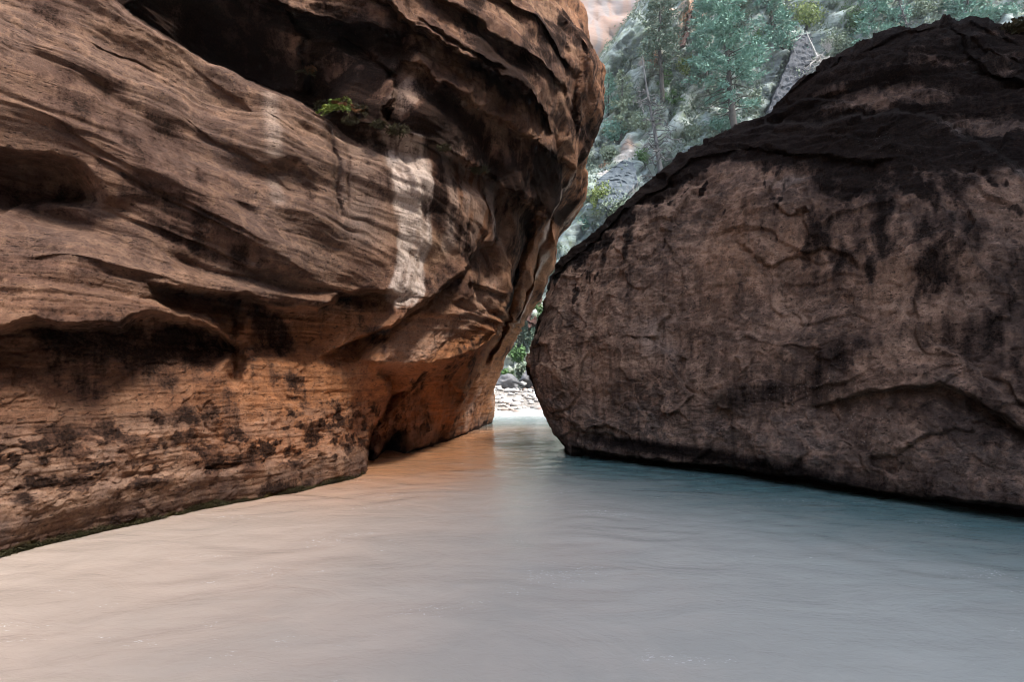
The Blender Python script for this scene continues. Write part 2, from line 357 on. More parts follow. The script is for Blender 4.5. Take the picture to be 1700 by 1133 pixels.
# lit ramp with the overhang above it, flutes towards the gap
S.step([(520, 600), (630, 545), (690, 508), (738, 478), (785, 430), (835, 384)], 0.28, 0.42, -0.30, 0.25, 0.06, 0.05)
S.step([(590, 606), (660, 602), (740, 597), (800, 575), (840, 515)], 0.85, 0.70, 0.55, 0.34, 0.06, 0.06)
S.step([(770, 468), (800, 478), (835, 490)], 0.15, 0.2, -0.10, 0.15, 0.05, 0.05)
S.groove([(890, 320), (868, 420), (850, 480), (838, 545), (800, 630)], 0.65, 0.42, 0.08)
S.groove([(925, 345), (905, 400), (880, 470), (850, 545)], 0.25, 0.16, 0.05); S.groove([(960, 60), (955, 150), (950, 240)], 0.25, 0.22, 0.08); S.groove([(930, 20), (940, 110), (935, 170)], 0.15, 0.12, 0.08)
S.groove([(805, 300), (808, 380), (800, 420)], 0.12, 0.06)
S.lump(985, 130, 0.25, 0.5, 0.8); S.lump(945, 235, 0.28, 0.25, 0.25); S.lump(965, 335, 0.22, 0.35, 0.35)
for pl, am in (([(640, -60), (740, 0), (830, 55), (900, 105), (950, 160)], .22), ([(760, -50), (850, 15), (915, 70), (960, 130)], .16), ([(690, 20), (760, 70), (840, 120)], .12), ([(560, 60), (620, 90), (660, 130)], .15), ([(300, -60), (400, -10), (470, 30)], .2)):
    S.step(pl, am, .3, -am, .25, .05, .06)
S.step([(-100, 860), (100, 815), (300, 790), (480, 770), (590, 745)], -0.04, 0.2, 0.05, 0.2, 0.06, 0.05)
# bedding and weathering
P = S.P.astype(np.float32)
z = P[:, 2]; low = 1 - sstep(1.7, 2.6, z - 0.05 * P[:, 1])
hh = z + 0.30 * P[:, 1] * (1 - low) + 0.10 * fbm(P * 0.8, 3) + 0.02 * fbm(P * 3.5, 2)
Q = np.stack([P[:, 0] * 0.5, P[:, 1] * 0.5, hh * 7], -1)
D = 0.14 * fbm(P * np.array([0.55, 0.55, 0.75], np.float32), 3) + (1 - low) * 0.16 * fbm(np.stack([P[:, 0] * .45, P[:, 1] * .45, hh * 1.25], -1) + 33, 3, .45)
D += (1 - 0.5 * low) * (0.024 * fbm(Q, 4, 0.6))
saw = (hh * 5.3 + 0.8 * noise(P * 0.9)) % 1.0
amp = np.clip(noise(np.stack([P[:, 0], P[:, 1], hh * 2.2], -1) * 0.9 + 5) + 0.25, 0, 1)
D += (1 - low) * amp * 0.022 * (np.where(saw < 0.9, saw / 0.9, (1 - saw) / 0.1) - 0.5)
Ql = np.stack([P[:, 0] * 1.2, P[:, 1] * 1.2, z * 26 + 1.5 * fbm(P * 1.1, 2)], -1)
D += low * 0.010 * fbm(Ql, 3)
blk = sstep(0.05, 0.35, fbm(P * 2.6 + 9, 4)); D -= low * 0.025 * blk * sstep(1.3, 0.9, z)   # spalled patches near the water
D += low * (chips(P, .45, .008, .05, 21) + chips(P, .16, .004, .05, 22))
D += 0.010 * fbm(P * 5, 5, 0.6) * (.5 + sstep(-.3, .4, fbm(P * .8 + 70, 2)))
ray = np.array([0, 0, CAM_Z]) - S.P; ray /= np.linalg.norm(ray, axis=1)[:, None]
wr = np.zeros(Pm.shape[:2]); wr[NT_:, NE:NE + NUW] = sstep(-70, -15, PXg) * sstep(-45, -5, PYg); wr[NT_:, NE + NUW:] = 1; wr = wr.reshape(-1, 1)
dirv = S.N * (1 - wr) + ray * wr * 1.25; Pw = S.P + dirv * (1.25 * S.D)[:, None] + S.N * D[:, None]
# marks on the rock
def n2(a, f, o=3): return a + 0.0 * 0 + fbm(P * f, o)
V1 = np.zeros(len(P)); V2 = V1.copy(); V3 = V1.copy(); G1 = V1.copy(); MO = V1.copy(); LI = V1.copy()
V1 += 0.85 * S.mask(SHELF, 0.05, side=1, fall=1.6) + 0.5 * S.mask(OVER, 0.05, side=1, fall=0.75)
for a_ in ((740, 330, .55, .5, 0, .45), (855, 300, .6, .5, -30, .8), (800, 215, .5, .3, -30, .6), (610, 60, .9, .45, -20, .8), (830, 120, .9, .25, -35, .7), (420, 80, 1.2, .6, -20, .5), (60, 330, .55, .35, -10, .55), (860, 400, .5, .6, 0, .6), (850, 480, .45, .6, -10, .75),
           (260, 575, 1.3, .22, 0, .55), (520, 325, .35, .15, -20, .35), (300, 690, .5, .12, 0, .55), (345, 690, .15, .16, 0, .6), (400, 725, .2, .12, 0, .5), (960, 200, .45, .9, 0, .55), (940, 320, .35, .5, 0, .55), (720, 470, .5, .3, 30, .5), (440, 550, .35, .35, 0, .4), (70, 800, .14, .05, 0, .8), (30, 830, .1, .05, 0, .7), (480, 630, .5, .12, 0, .35), (650, 740, .4, .5, 0, .5), (690, 640, .5, .3, 0, .35)):
    V1 = np.maximum(V1, a_[5] * S.spot(*a_[:5])) if a_[5] > .45 else V1 + a_[5] * S.spot(*a_[:5])  # varnish patches; those in hollows and under ledges are painted shade
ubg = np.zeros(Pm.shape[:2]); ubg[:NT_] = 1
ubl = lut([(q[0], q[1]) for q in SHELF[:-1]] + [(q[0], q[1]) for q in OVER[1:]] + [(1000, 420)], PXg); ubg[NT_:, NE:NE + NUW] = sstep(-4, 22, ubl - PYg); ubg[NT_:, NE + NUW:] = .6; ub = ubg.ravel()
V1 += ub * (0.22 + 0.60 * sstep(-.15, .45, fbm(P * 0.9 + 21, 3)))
for a_ in (([(680, 80), (740, 130), (820, 185), (900, 235)], .28, .75), ([(640, 130), (690, 190)], .5, .6), ([(500, 60), (480, 110)], .3, .6), ([(570, 120), (540, 90)], .3, .5), ([(860, 190), (960, 260)], .25, .7), ([(930, 40), (950, 200)], .22, .5), ([(970, 60), (960, 180)], .18, .4), ([(820, 310), (760, 260)], .18, .6), ([(560, 20), (690, 40)], .14, .6)):
    V1 *= 1 - a_[2] * S.mask(a_[0], a_[1], .9, .1)
strk = fbm(np.stack([P[:, 0] * 3.2, P[:, 1] * 3.2, z * .35], -1) + 2, 3)
V1 += 0.5 * sstep(.0, .45, strk) * S.spot(800, 360, 1.0, 1.1, 0, 4); V2 += 0.35 * sstep(.1, .45, -strk) * S.spot(790, 340, 1.0, 1.0, 0, 4)
band = sstep(0.15, 0.5, z) * sstep(1.25, 0.9, z) * low
pe = fbm(P * np.array([3.0, 3.0, 5.0], np.float32) + 4, 6, 0.62); V1 += 0.55 * band * sstep(-0.08, 0.25, pe) * sstep(-1.6, -2.6, P[:, 0]); V2 += 0.12 * band * sstep(0.02, -0.2, pe)
V1 += 0.45 * sstep(0.0, 0.5, fbm(np.stack([P[:, 0] * .35, P[:, 1] * .35, hh * 1.1], -1) + 3, 4)) * (1 - low) * (1 - ub); V1 += .35 * sstep(.05, .45, fbm(P * 1.1 + 60, 4)) * low
white = S.mask([(672, 222), (676, 300), (686, 380), (672, 475)], 0.36, 0.30) * sstep(9, 8.9, P[:, 1])
white = sstep(.15, .95, white + .55 * fbm(np.stack([P[:, 1] * 4, P[:, 0] * 4, z * .9], -1) + 50, 3)) * sstep(.02, .3, white) * (1 - ub); V2 += 1.0 * white * (1 - 0.4 * sstep(0.15, 0.5, fbm(np.stack([P[:, 1] * 9, P[:, 0] * 9, z * 2.5], -1), 3)))
for a_ in (([(448, 150), (452, 215), (456, 265)], .09, .28), ([(458, 285), (462, 345)], .08, .18), ([(955, 262), (946, 310), (912, 362), (900, 412), (904, 430), (880, 482), (848, 565)], .13, .8), ([(975, 332), (948, 372), (930, 390)], .12, .6), ([(805, 290), (815, 330), (818, 380)], .12, .5), ([(770, 262), (700, 200)], .25, .3), ([(738, 245), (742, 300), (738, 430)], .14, .5), ([(605, 215), (608, 300), (600, 420)], .34, .13), ([(815, 295), (820, 400)], .12, .45), ([(765, 300), (765, 420)], .10, .3), ([(690, 175), (660, 140)], .3, .3), ([(800, 640), (770, 720)], .2, .3), ([(860, 560), (815, 690)], .2, .3)):
    V2 += a_[2] * S.mask(a_[0], a_[1], 0.7, 0.1)
V3 += low * 0.85 * sstep(0.3, 0.6, z) * (.35 + .65 * sstep(5.2, 7.4, P[:, 1])); G1 += low * .45 * sstep(7.0, 5.0, P[:, 1]) + 0.9 * S.mask([(540, 180), (552, 240), (560, 300), (565, 372)], 0.09, 0.5) + 0.5 * S.mask([(200, 30), (400, 130), (545, 190)], 0.12, 0.7)
V3 += 0.6 * sstep(10.0, 13.5, P[:, 1]) + 0.5 * S.spot(760, 540, .9, .5, 20) + 0.5 * S.spot(780, 330, .8, .8)
G1 += (1 - low) * sstep(8.2, 7.0, P[:, 1]) * (0.95 + 0.5 * fbm(P * 0.7, 2)) + 0.8 * sstep(0.38, 0.2, z) * (0.6 + fbm(P * 3, 3))
MO += sstep(0.06, 0.03, Pw[:, 2] + 0.05 * fbm(P * 5, 3)) * sstep(9, 8.0, P[:, 1]); V1 += 0.9 * sstep(0.06, 0.03, Pw[:, 2]) * sstep(8.2, 9.0, P[:, 1])
V1 += .40 * sstep(.17, .06, Pw[:, 2] + .08 * fbm(P * 2.5, 3))
LI += 0.5 * S.spot(400, 590, .9, .25) * low + 0.25 * sstep(.1, .4, fbm(P * 1.2 + 8, 3)) * (1 - low)
V1 += 0.30 * fbm(P * 3.3 + 90, 6, 0.65) * sstep(.05, .4, V1)
lit_ramp = S.mask([(670, 575), (740, 545), (790, 520), (815, 490)], 0.42, .5); V1 *= 1 - .95 * lit_ramp; V2 += .32 * lit_ramp; V3 += .6 * lit_ramp  # ramp coloured paler and warmer to stand in for light on it
keepv = np.clip(1 - V2 * 0.8, 0, 1); V1 = V1 * keepv
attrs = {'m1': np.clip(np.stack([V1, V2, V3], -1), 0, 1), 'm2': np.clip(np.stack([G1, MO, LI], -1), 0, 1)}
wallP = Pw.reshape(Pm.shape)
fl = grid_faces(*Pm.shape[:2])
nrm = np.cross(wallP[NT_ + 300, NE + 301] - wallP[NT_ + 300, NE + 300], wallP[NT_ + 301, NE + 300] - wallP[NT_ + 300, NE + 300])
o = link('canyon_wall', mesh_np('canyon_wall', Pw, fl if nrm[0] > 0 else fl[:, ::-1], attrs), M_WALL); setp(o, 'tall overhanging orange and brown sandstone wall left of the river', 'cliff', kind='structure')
WPX, WPY = to_px(wallP[NT_:, NE:NE + NU].reshape(-1, 3)); WP3 = wallP[NT_:, NE:NE + NU].reshape(-1, 3)
def on_wall(px, py, r=5):
    m = np.where((np.abs(WPX - px) < r) & (np.abs(WPY - py) < r))[0]
    return WP3[m[np.argmin(WP3[m, 1])]] if len(m) else at(px, py, wall_depth(px, py))

# ------------------------------------------------------------------ the huge boulder (right)
TOPL = [(878, 612), (882, 596), (888, 577), (895, 560), (903, 525), (910, 490), (916, 460), (925, 432), (950, 408), (985, 385), (1040, 338), (1100, 291), (1145, 255), (1190, 226), (1235, 204), (1272, 190), (1305, 158), (1342, 124), (1385, 95), (1430, 70), (1480, 47), (1530, 33), (1566, 25), (1580, 33), (1592, 36), (1612, 28), (1640, 28), (1672, 40), (1700, 50), (1850, 80), (2050, 200), (2250, 420), (2400, 700), (2460, 960)]
BOTL = [(878, 612), (881, 628), (888, 652), (896, 677), (905, 700), (918, 728), (935, 750), (955, 790), (1100, 815), (1400, 862), (1700, 915), (2000, 950), (2460, 960)]
RB = TPS([(878, 612, 10.6), (950, 762, 9.75), (1100, 778, 8.8), (1200, 790, 8.1), (1400, 820, 6.75), (1550, 842, 6.05), (1700, 866, 5.45), (905, 700, 10.1),
          (1000, 620, 9.5), (1200, 620, 8.15), (1400, 620, 7.0), (1600, 620, 6.1), (1700, 620, 5.7),
          (925, 440, 10.9), (1050, 440, 9.7), (1250, 440, 8.3), (1450, 440, 7.2), (1700, 440, 6.2),
          (1100, 300, 10.1), (1250, 290, 9.0), (1450, 290, 7.8), (1700, 290, 6.7), (1272, 195, 9.6), (1430, 75, 9.3), (1450, 190, 8.3), (1600, 130, 8.3), (1566, 30, 8.9), (1700, 60, 8.3), (1700, 180, 7.6),
          (2050, 200, 7.2), (2000, 500, 5.4), (2000, 800, 4.9), (2460, 960, 4.9), (2300, 700, 5.0)])
OUT = np.array(TOPL + BOTL[1:7][::-1], float); OUT = np.array(sorted(BOTL[1:8], key=lambda q: -q[1]) + TOPL, float)
def out_dist(px, py):
    px, py = np.broadcast_arrays(np.asarray(px, float), np.asarray(py, float)); best = np.full(px.shape, 1e9)
    for a, b in zip(OUT[:-1], OUT[1:]):
        ab = b - a; t = np.clip(((px - a[0]) * ab[0] + (py - a[1]) * ab[1]) / (ab @ ab), 0, 1)
        best = np.minimum(best, np.hypot(px - a[0] - t * ab[0], py - a[1] - t * ab[1]))
    return best
def boulder_depth(px, py):
    Y = RB(px, py); e = out_dist(px, py) * Y / F; a = np.clip(1 - e / 0.75, 0, 1)
    return Y + 0.55 * (1 - np.sqrt(1 - 0.99 * a * a))
NU, NVF, NVB = 570, 430, 40
s_ = np.linspace(0, 1, NU); cx = np.where(s_ < 0.88, 878 + (1740 - 878) * (s_ / 0.88) ** 1.35, 1740 + 720 * (np.clip(s_ - 0.88, 0, 1) / 0.12) ** 1.2)
yt = lut(TOPL, cx); yb = lut(BOTL, cx)
tf = np.linspace(0, 1, NVF); tb = np.linspace(1, 0, NVB)[1:]
tall = np.r_[tf, tb]
PX = np.tile(cx, (len(tall), 1)); PYy = yb[None] + (yt - yb)[None] * tall[:, None]
Yd = boulder_depth(PX, PYy)
back = np.zeros(PX.shape); back[NVF:] = 1
eb = np.minimum(out_dist(PX, PYy), np.abs(PYy - yb[None])) * Yd / F
T = 6.0 * np.sqrt(1 - (1 - np.clip(eb / 3.0, 0, 1)) ** 2 + 1e-12)
Pb = at(PX, PYy, Yd + back * T)
Nb = grid_normals(Pb, 2)
if Nb[200, 300, 1] > 0: Nb = -Nb
B = Sculpt(Pb, Nb, boulder_depth)
LIPA = [(905, 470), (930, 442), (985, 400), (1060, 340), (1110, 306), (1150, 272), (1200, 258), (1250, 252), (1330, 258), (1420, 272), (1500, 266)]
LIPB = [(1225, 225), (1272, 203), (1350, 205), (1420, 194), (1490, 187), (1550, 200), (1620, 236), (1700, 290), (1800, 350)]
B.step(LIPA, 0.10, 0.25, -0.10, 0.30, 0.03, 0.05, 0.06)
B.step(LIPB, -0.55, 0.8, 0.14, 0.35, 0.06, 0.05, 0.08)
B.step([(1130, 262), (1200, 232), (1270, 222), (1360, 228), (1440, 222)], -0.12, 0.2, 0.06, 0.15, 0.03, 0.05)
B.step([(1290, 185), (1345, 165), (1400, 168), (1440, 180)], -0.12, 0.2, 0.12, 0.15, 0.04, 0.04)
B.step([(1300, 170), (1350, 130), (1420, 90), (1500, 55), (1570, 40)], 0.06, 0.15, -0.10, 0.25, 0.03, 0.04)
B.step([(1575, 30), (1600, 70), (1625, 110), (1660, 130), (1740, 145)], 0.25, 0.4, -0.10, 0.3, 0.05, 0.05)
B.step([(1600, 60), (1650, 85), (1700, 100)], 0.12, 0.2, -0.05, 0.2, 0.04, 0.05); B.step([(1590, 35), (1640, 45), (1700, 75)], 0.1, 0.15, -0.08, 0.2, 0.04, 0.04)
B.lump(1480, 145, -0.30, 0.8, 0.35, -8); B.lump(1380, 150, 0.12, 0.2, 0.12); B.lump(1640, 200, -0.2, 0.6, 0.3, -20)
B.step([(1215, 392), (1245, 420), (1280, 440), (1320, 420), (1370, 413), (1412, 425), (1435, 458)], 0.04, 0.35, -0.08, 0.3, 0.05, 0.04)
B.step([(1280, 340), (1310, 358), (1345, 350), (1365, 330)], 0.05, 0.2, -0.05, 0.15, 0.03, 0.03)
B.step([(1330, 680), (1390, 662), (1440, 654), (1500, 642), (1560, 640), (1620, 662), (1700, 722), (1780, 770)], 0.10, 0.4, -0.17, 0.35, 0.04, 0.05)
B.step([(1480, 640), (1560, 655), (1600, 680)], 0.05, 0.2, -0.05, 0.15, 0.02, 0.03)
B.step([(1540, 560), (1600, 590), (1660, 660), (1720, 690)], -0.05, 0.2, 0.06, 0.2, 0.03, 0.05); B.step([(1560, 330), (1600, 410), (1630, 450), (1700, 500)], -0.05, 0.3, 0.06, 0.2, 0.03, 0.06)
B.step([(1170, 700), (1185, 670), (1240, 640), (1280, 650), (1330, 640), (1380, 600), (1450, 545)], 0.0, 0.2, -0.03, 0.3, 0.05, 0.08)
B.step([(905, 690), (935, 680), (960, 650), (965, 610), (980, 580)], 0.0, 0.2, -0.10, 0.35, 0.04, 0.05); B.step([(885, 590), (930, 630), (950, 660)], 0.06, 0.25, 0.0, 0.2, 0.04, 0.05)
B.step([(920, 735), (945, 715), (1000, 720), (1050, 735)], 0.05, 0.25, -0.06, 0.2, 0.04, 0.05); B.lump(1080, 540, -0.10, 0.5, 0.3, -30); B.lump(1230, 330, 0.10, 0.7, 0.35); B.lump(1300, 740, 0.10, 1.0, 0.3)
B.step([(940, 742), (1000, 752), (1100, 764), (1200, 776), (1300, 792), (1400, 806), (1450, 820), (1550, 830), (1700, 845), (1800, 862)], 0.03, 0.3, -0.50, 0.9, 0.03, 0.04, 0.05)
B.lump(1060, 740, -0.10, 0.8, 0.12, -4)
Pq = B.P.astype(np.float32)
D = 0.11 * fbm(Pq * 0.6 + 31, 4) + 0.028 * fbm(Pq * np.array([1.8, 1.8, 2.4], np.float32), 6, 0.58) + 0.020 * np.abs(fbm(Pq * 5.5, 5, 0.6))
pk = fbm(Pq * np.array([1.6, 1.6, 3.2], np.float32) + 40, 4, 0.55); D += 0.014 * sstep(-0.05, 0.25, pk)
D += chips(Pq, 1.05, 0.026, 0.075, 5) + chips(Pq, 0.34, 0.006, 0.05, 8) + chips(Pq, 0.13, 0.004, 0.06, 11)
hb = Pq[:, 2] + 0.12 * Pq[:, 0] + 0.15 * fbm(Pq * 0.7, 3); topz = sstep(1.0, 0.0, np.abs(Pq[:, 1] - 0) * 0) * sstep(3.3, 4.6, Pq[:, 2] + 0.32 * (Pq[:, 0] - 3) * -1 * 0.6)
D += topz * 0.045 * fbm(np.stack([Pq[:, 0] * 0.6, Pq[:, 1] * 0.6, hb * 5], -1), 4, 0.6)
ray = np.array([0, 0, CAM_Z]) - B.P; ray /= np.linalg.norm(ray, axis=1)[:, None]
Pbw = B.P + ray * B.D[:, None] + B.N * D[:, None]
bz = Pbw[:, 2]
V1 = np.zeros(len(Pq)); V2 = V1.copy(); V3 = V1.copy(); G1 = V1.copy(); MO = V1.copy(); LI = V1.copy()
qx, qy = to_px(B.P)
zA = lut([(p[0], p[1]) for p in LIPA] + [(1600, 250), (1800, 260)], qx)   # height of the lip above each column
hA = at(qx, zA, B.P[:, 1])[:, 2]
below = hA - Pq[:, 2]
runs = fbm(np.stack([Pq[:, 0] * 1.7, Pq[:, 1] * 1.7, Pq[:, 2] * 0.25], -1) + 12, 4)
st2 = fbm(np.stack([Pq[:, 0] * 4.5, Pq[:, 1] * 4.5, Pq[:, 2] * 0.30], -1) + 2, 4, .55); reach = 0.10 + 0.45 * np.clip(runs + .1, 0, 1) + 1.5 * np.clip(st2, 0, 1) * sstep(-.2, .3, runs) + 0.22 * sstep(3.4, 5, Pq[:, 0])
V1 += sstep(1.25, 0.25, below / reach) * .95 + .25 * sstep(.1, -.3, below)
V1 += 0.22 * fbm(Pq * 2.8 + 5, 6, 0.65) * sstep(.03, .4, V1)
V1 -= .55 * sstep(.08, .4, fbm(Pq * np.array([.9, .9, 1.5], np.float32) + 30, 4)) * sstep(-.15, -.5, below)
V1 = np.where(back.ravel() > 0, 0.6, V1)
for a_ in (([(1048, 350), (1047, 430), (1050, 500)], .10, .5), ([(1006, 380), (1008, 470)], .08, .45), ([(1380, 280), (1376, 350), (1372, 440)], .26, .55), ([(1465, 280), (1455, 440)], .22, .5), ([(1560, 260), (1552, 470)], .26, .5), ([(1610, 300), (1600, 420)], .15, .4)):
    m_ = B.mask(a_[0], a_[1], 1.0); V1 = np.maximum(V1, 1.15 * a_[2] * m_ * (.8 + 1.0 * st2))
V1 = np.clip(V1, 0, 1) * (1 - 0.85 * B.spot(1480, 160, 1.1, .36, -8) - 0.8 * B.spot(1640, 215, .7, .30, -25) - .6 * B.spot(1560, 110, .3, .2) - .5 * B.spot(1680, 90, .4, .2) - 0.5 * B.spot(1290, 320, .35, .25) - .6 * B.spot(1380, 150, .25, .15))
for a_ in ((1240, 660, .5, .22, 20, .42), (1400, 585, .5, .25, 35, .45), (1320, 650, .4, .2, 0, .3), (1620, 700, .6, .3, -20, .4), (1600, 560, .4, .3, 0, .25), (1690, 480, .4, .5, 0, .35), (1080, 742, 1.3, .10, -3, .75), (1300, 780, 1.6, .10, -5, .4), (900, 560, .2, .8, 0, .3), (1680, 600, .4, .6, 0, .3)):
    V1 += a_[5] * B.spot(*a_[:5])
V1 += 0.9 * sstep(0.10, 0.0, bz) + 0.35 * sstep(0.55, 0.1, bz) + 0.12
for a_ in (([(1290, 660), (1340, 670), (1400, 690)], .35, .9), ([(1450, 700), (1480, 750)], .2, .8), ([(1410, 560), (1400, 620)], .35, .5), ([(1450, 230), (1500, 260)], .3, .5), ([(1570, 220), (1700, 320)], .3, .25)):
    LI += a_[2] * B.mask(a_[0], a_[1], .95)
G1 += sstep(1.6, 0.4, Pq[:, 2]) * 0.8 + 0.35 * sstep(4.0, 7.0, Pq[:, 0]) + .3 * sstep(-.1, .3, fbm(Pq * .9 + 3, 3))
V2 += 0.45 * B.mask(LIPB[1:], 0.05, 0.8) + 0.4 * B.mask(LIPA[2:8], 0.025, .9) + .3 * B.mask([(1600, 70), (1625, 112), (1660, 130), (1740, 145)], .06, .9) + .25 * B.spot(1310, 300, .3, .12)
V2 += 0.18 * B.spot(1090, 560, .5, .5) * (0.5 + runs)
V3 += 0.5 * B.spot(1250, 420, 1.2, .9) + .3 * B.spot(1500, 440, .8, .5)
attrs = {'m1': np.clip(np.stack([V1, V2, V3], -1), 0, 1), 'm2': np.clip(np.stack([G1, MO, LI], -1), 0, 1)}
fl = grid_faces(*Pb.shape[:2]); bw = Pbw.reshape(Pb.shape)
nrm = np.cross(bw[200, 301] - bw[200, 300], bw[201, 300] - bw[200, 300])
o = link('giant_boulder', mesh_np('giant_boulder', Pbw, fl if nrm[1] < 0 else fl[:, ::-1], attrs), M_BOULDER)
setp(o, 'house-sized dark brown boulder with black varnished top, right of the narrow gap', 'boulder')
BPX, BPY = to_px(bw[:NVF].reshape(-1, 3)); BP3 = bw[:NVF].reshape(-1, 3)

# ------------------------------------------------------------------ river
xs = np.r_[np.linspace(-60, -9, 18)[:-1], np.arange(-9, 11, 0.08), np.linspace(11, 60, 18)]
ys = np.r_[np.linspace(-60, 0.6, 20)[:-1], np.geomspace(1.0, 30, 400) , np.linspace(30.5, 45, 8)]
X, Yw = np.meshgrid(xs, ys); Pz = np.stack([X, Yw, 0 * X], -1).astype(np.float32)
fade = sstep(-9, -7, X) * sstep(11, 9, X) * sstep(0.6, 1.5, Yw)
wv = Pz * np.array([1.6, 3.4, 1], np.float32); wv[..., 0] += 0.6 * fbm(Pz * 0.5, 2); wv[..., 1] += 0.9 * fbm(Pz * 0.6 + 3, 2)
H = (0.0075 * fbm(wv * np.array([1.3, .95, 1], np.float32), 4, .45)) * (.5 + sstep(-.3, .4, fbm(Pz * .4 + 7, 2))) + 0.0012 * fbm(wv * np.array([2.2, 3.4, 1], np.float32), 3) + 0.012 * fbm(Pz * 0.55, 2)
rap = sstep(17, 25, Yw); H = H * (1 + 5 * rap) * fade
Pz[..., 2] = H
t = NT('silty_river_water')
n_ = t.noise(1.3, 5, 0.55, v=t.map((0.7, 1.3, 1), (0, 0, rad(-8))), dist=1.2); fine = t.noise(9, 6, 0.62, v=t.map((1, 1.7, 1), (0, 0, rad(12))), dist=1.0)
px_ = t.t.nodes.new('ShaderNodeSeparateXYZ'); t.put(px_.inputs[0], t.co)
side_tint = t.rng(t.math('ADD', t.math('SUBTRACT', px_.outputs[0], t.math('MULTIPLY', px_.outputs[1], 0.16)), t.math('MULTIPLY', n_, 2.0)), -1.6, 3.4)  # tan towards the left, grey-green towards the right
col = t.mix(side_tint, (0.50, 0.42, 0.352), (0.43, 0.455, 0.42))
wx, wy = px_.outputs[0], px_.outputs[1]
db = t.math('ADD', t.math('MULTIPLY', t.math('SUBTRACT', wx, 1.0), -0.70), t.math('MULTIPLY', t.math('SUBTRACT', wy, 9.7), -0.715))     # boulder's shade and dark reflection painted into the water colour
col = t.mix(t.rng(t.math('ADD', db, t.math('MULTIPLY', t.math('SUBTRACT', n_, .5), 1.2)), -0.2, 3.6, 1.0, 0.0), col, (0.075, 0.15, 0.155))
dl = t.math('SUBTRACT', wx, t.math('MULTIPLY', t.math('SUBTRACT', wy, 16.5), 0.24))                                                     # orange reflection of the wall painted into the silty water
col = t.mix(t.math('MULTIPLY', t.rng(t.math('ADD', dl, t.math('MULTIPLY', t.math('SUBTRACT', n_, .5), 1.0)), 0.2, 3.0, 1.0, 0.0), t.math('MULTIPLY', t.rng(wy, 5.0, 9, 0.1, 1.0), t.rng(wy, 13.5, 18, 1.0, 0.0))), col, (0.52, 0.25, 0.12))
col = t.mix(t.rng(n_, 0.35, 0.7, 0, 0.18), col, (0.26, 0.24, 0.21))
fo1 = t.noise(26, 5, 0.7, v=t.map((1, 2.6, 1)), dist=1.2); fo2 = t.noise(1.1, 3, 0.6, v=t.map((0.8, 1.8, 1)), dist=0.5)
foam_glint = t.math('MULTIPLY', t.rng(fo1, 0.60, 0.67), t.rng(fo2, 0.57, 0.65))  # foam flecks, with glints on the near water painted white
far_ = t.math('MULTIPLY', t.rng(px_.outputs[1], 16, 23), t.rng(fo1, 0.42, 0.56)); foam_glint = t.math('MAXIMUM', foam_glint, t.math('MULTIPLY', far_, 0.8))
col = t.mix(foam_glint, col, (0.82, 0.83, 0.83))
t.b.inputs['IOR'].default_value = 1.33
M_WATER = t.done(col, t.rng(foam_glint, 0, 1, 0.07, 0.7), t.bump(t.math('ADD', n_, t.math('MULTIPLY', fine, 0.24)), 0.34, 0.05), 0.5)
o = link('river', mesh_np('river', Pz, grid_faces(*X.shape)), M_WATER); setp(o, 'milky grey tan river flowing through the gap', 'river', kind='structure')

# river bed and valley floor, one sheet to the horizon
t = NT('valley_sand'); n_ = t.noise(0.6, 8, 0.65); f_ = t.noise(18, 6, 0.7)
M_SAND = t.done(t.mix(f_, t.ramp(n_, [(0.3, (0.22, 0.16, 0.11)), (0.7, (0.38, 0.29, 0.21))]), (0.3, 0.26, 0.22)), 0.95, t.bump(f_, 0.5, 0.03), 0.2)
gx = np.r_[np.linspace(-900, -60, 20)[:-1], np.linspace(-60, 90, 90), np.linspace(90, 900, 20)[1:]]; gy = np.r_[np.linspace(-900, -60, 20)[:-1], np.linspace(-60, 140, 110), np.linspace(140, 1200, 20)[1:]]
X, Yg = np.meshgrid(gx, gy); Pg = np.stack([X, Yg, 0 * X - 0.9], -1).astype(np.float32); Pg[..., 2] += 0.15 * fbm(Pg * 0.2, 3)
o = link('ground', mesh_np('ground', Pg, grid_faces(*X.shape)), M_SAND); setp(o, 'sandy valley floor under and beyond the river', 'ground', kind='structure')

# gravel bar beyond the gap
X, Yg = np.meshgrid(np.linspace(-14, 16, 90), np.linspace(21.5, 42, 80)); Pg = np.stack([X, Yg, 0 * X], -1).astype(np.float32)
def bar_z(x, y):
    p = np.stack([x, y, 0 * x], -1).astype(np.float32)
    return np.interp(y, [21, 24.5, 27, 33, 37, 42], [-0.7, -0.08, 0.18, 0.62, 1.0, 1.6]) + 0.14 * fbm(p * 0.35, 3)
Pg[..., 2] = bar_z(X, Yg) + 0.05 * fbm(Pg * 2.5, 3)
t = NT('pale_gravel'); f_ = t.noise(14, 6, 0.7); v_ = t.voro(7)
M_GRAVEL = t.done(t.mix(t.rng(v_, 0.1, 0.5), (0.20, 0.185, 0.17), t.ramp(f_, [(0.3, (0.12, 0.11, 0.10)), (0.7, (0.24, 0.225, 0.21))])), 0.95, t.bump(v_, 1.0, 0.06), 0.2)
o = link('gravel_bar', mesh_np('gravel_bar', Pg, grid_faces(*X.shape)), M_GRAVEL); setp(o, 'pale gravel bar on the far river bank seen through the gap', 'gravel bar', kind='structure')

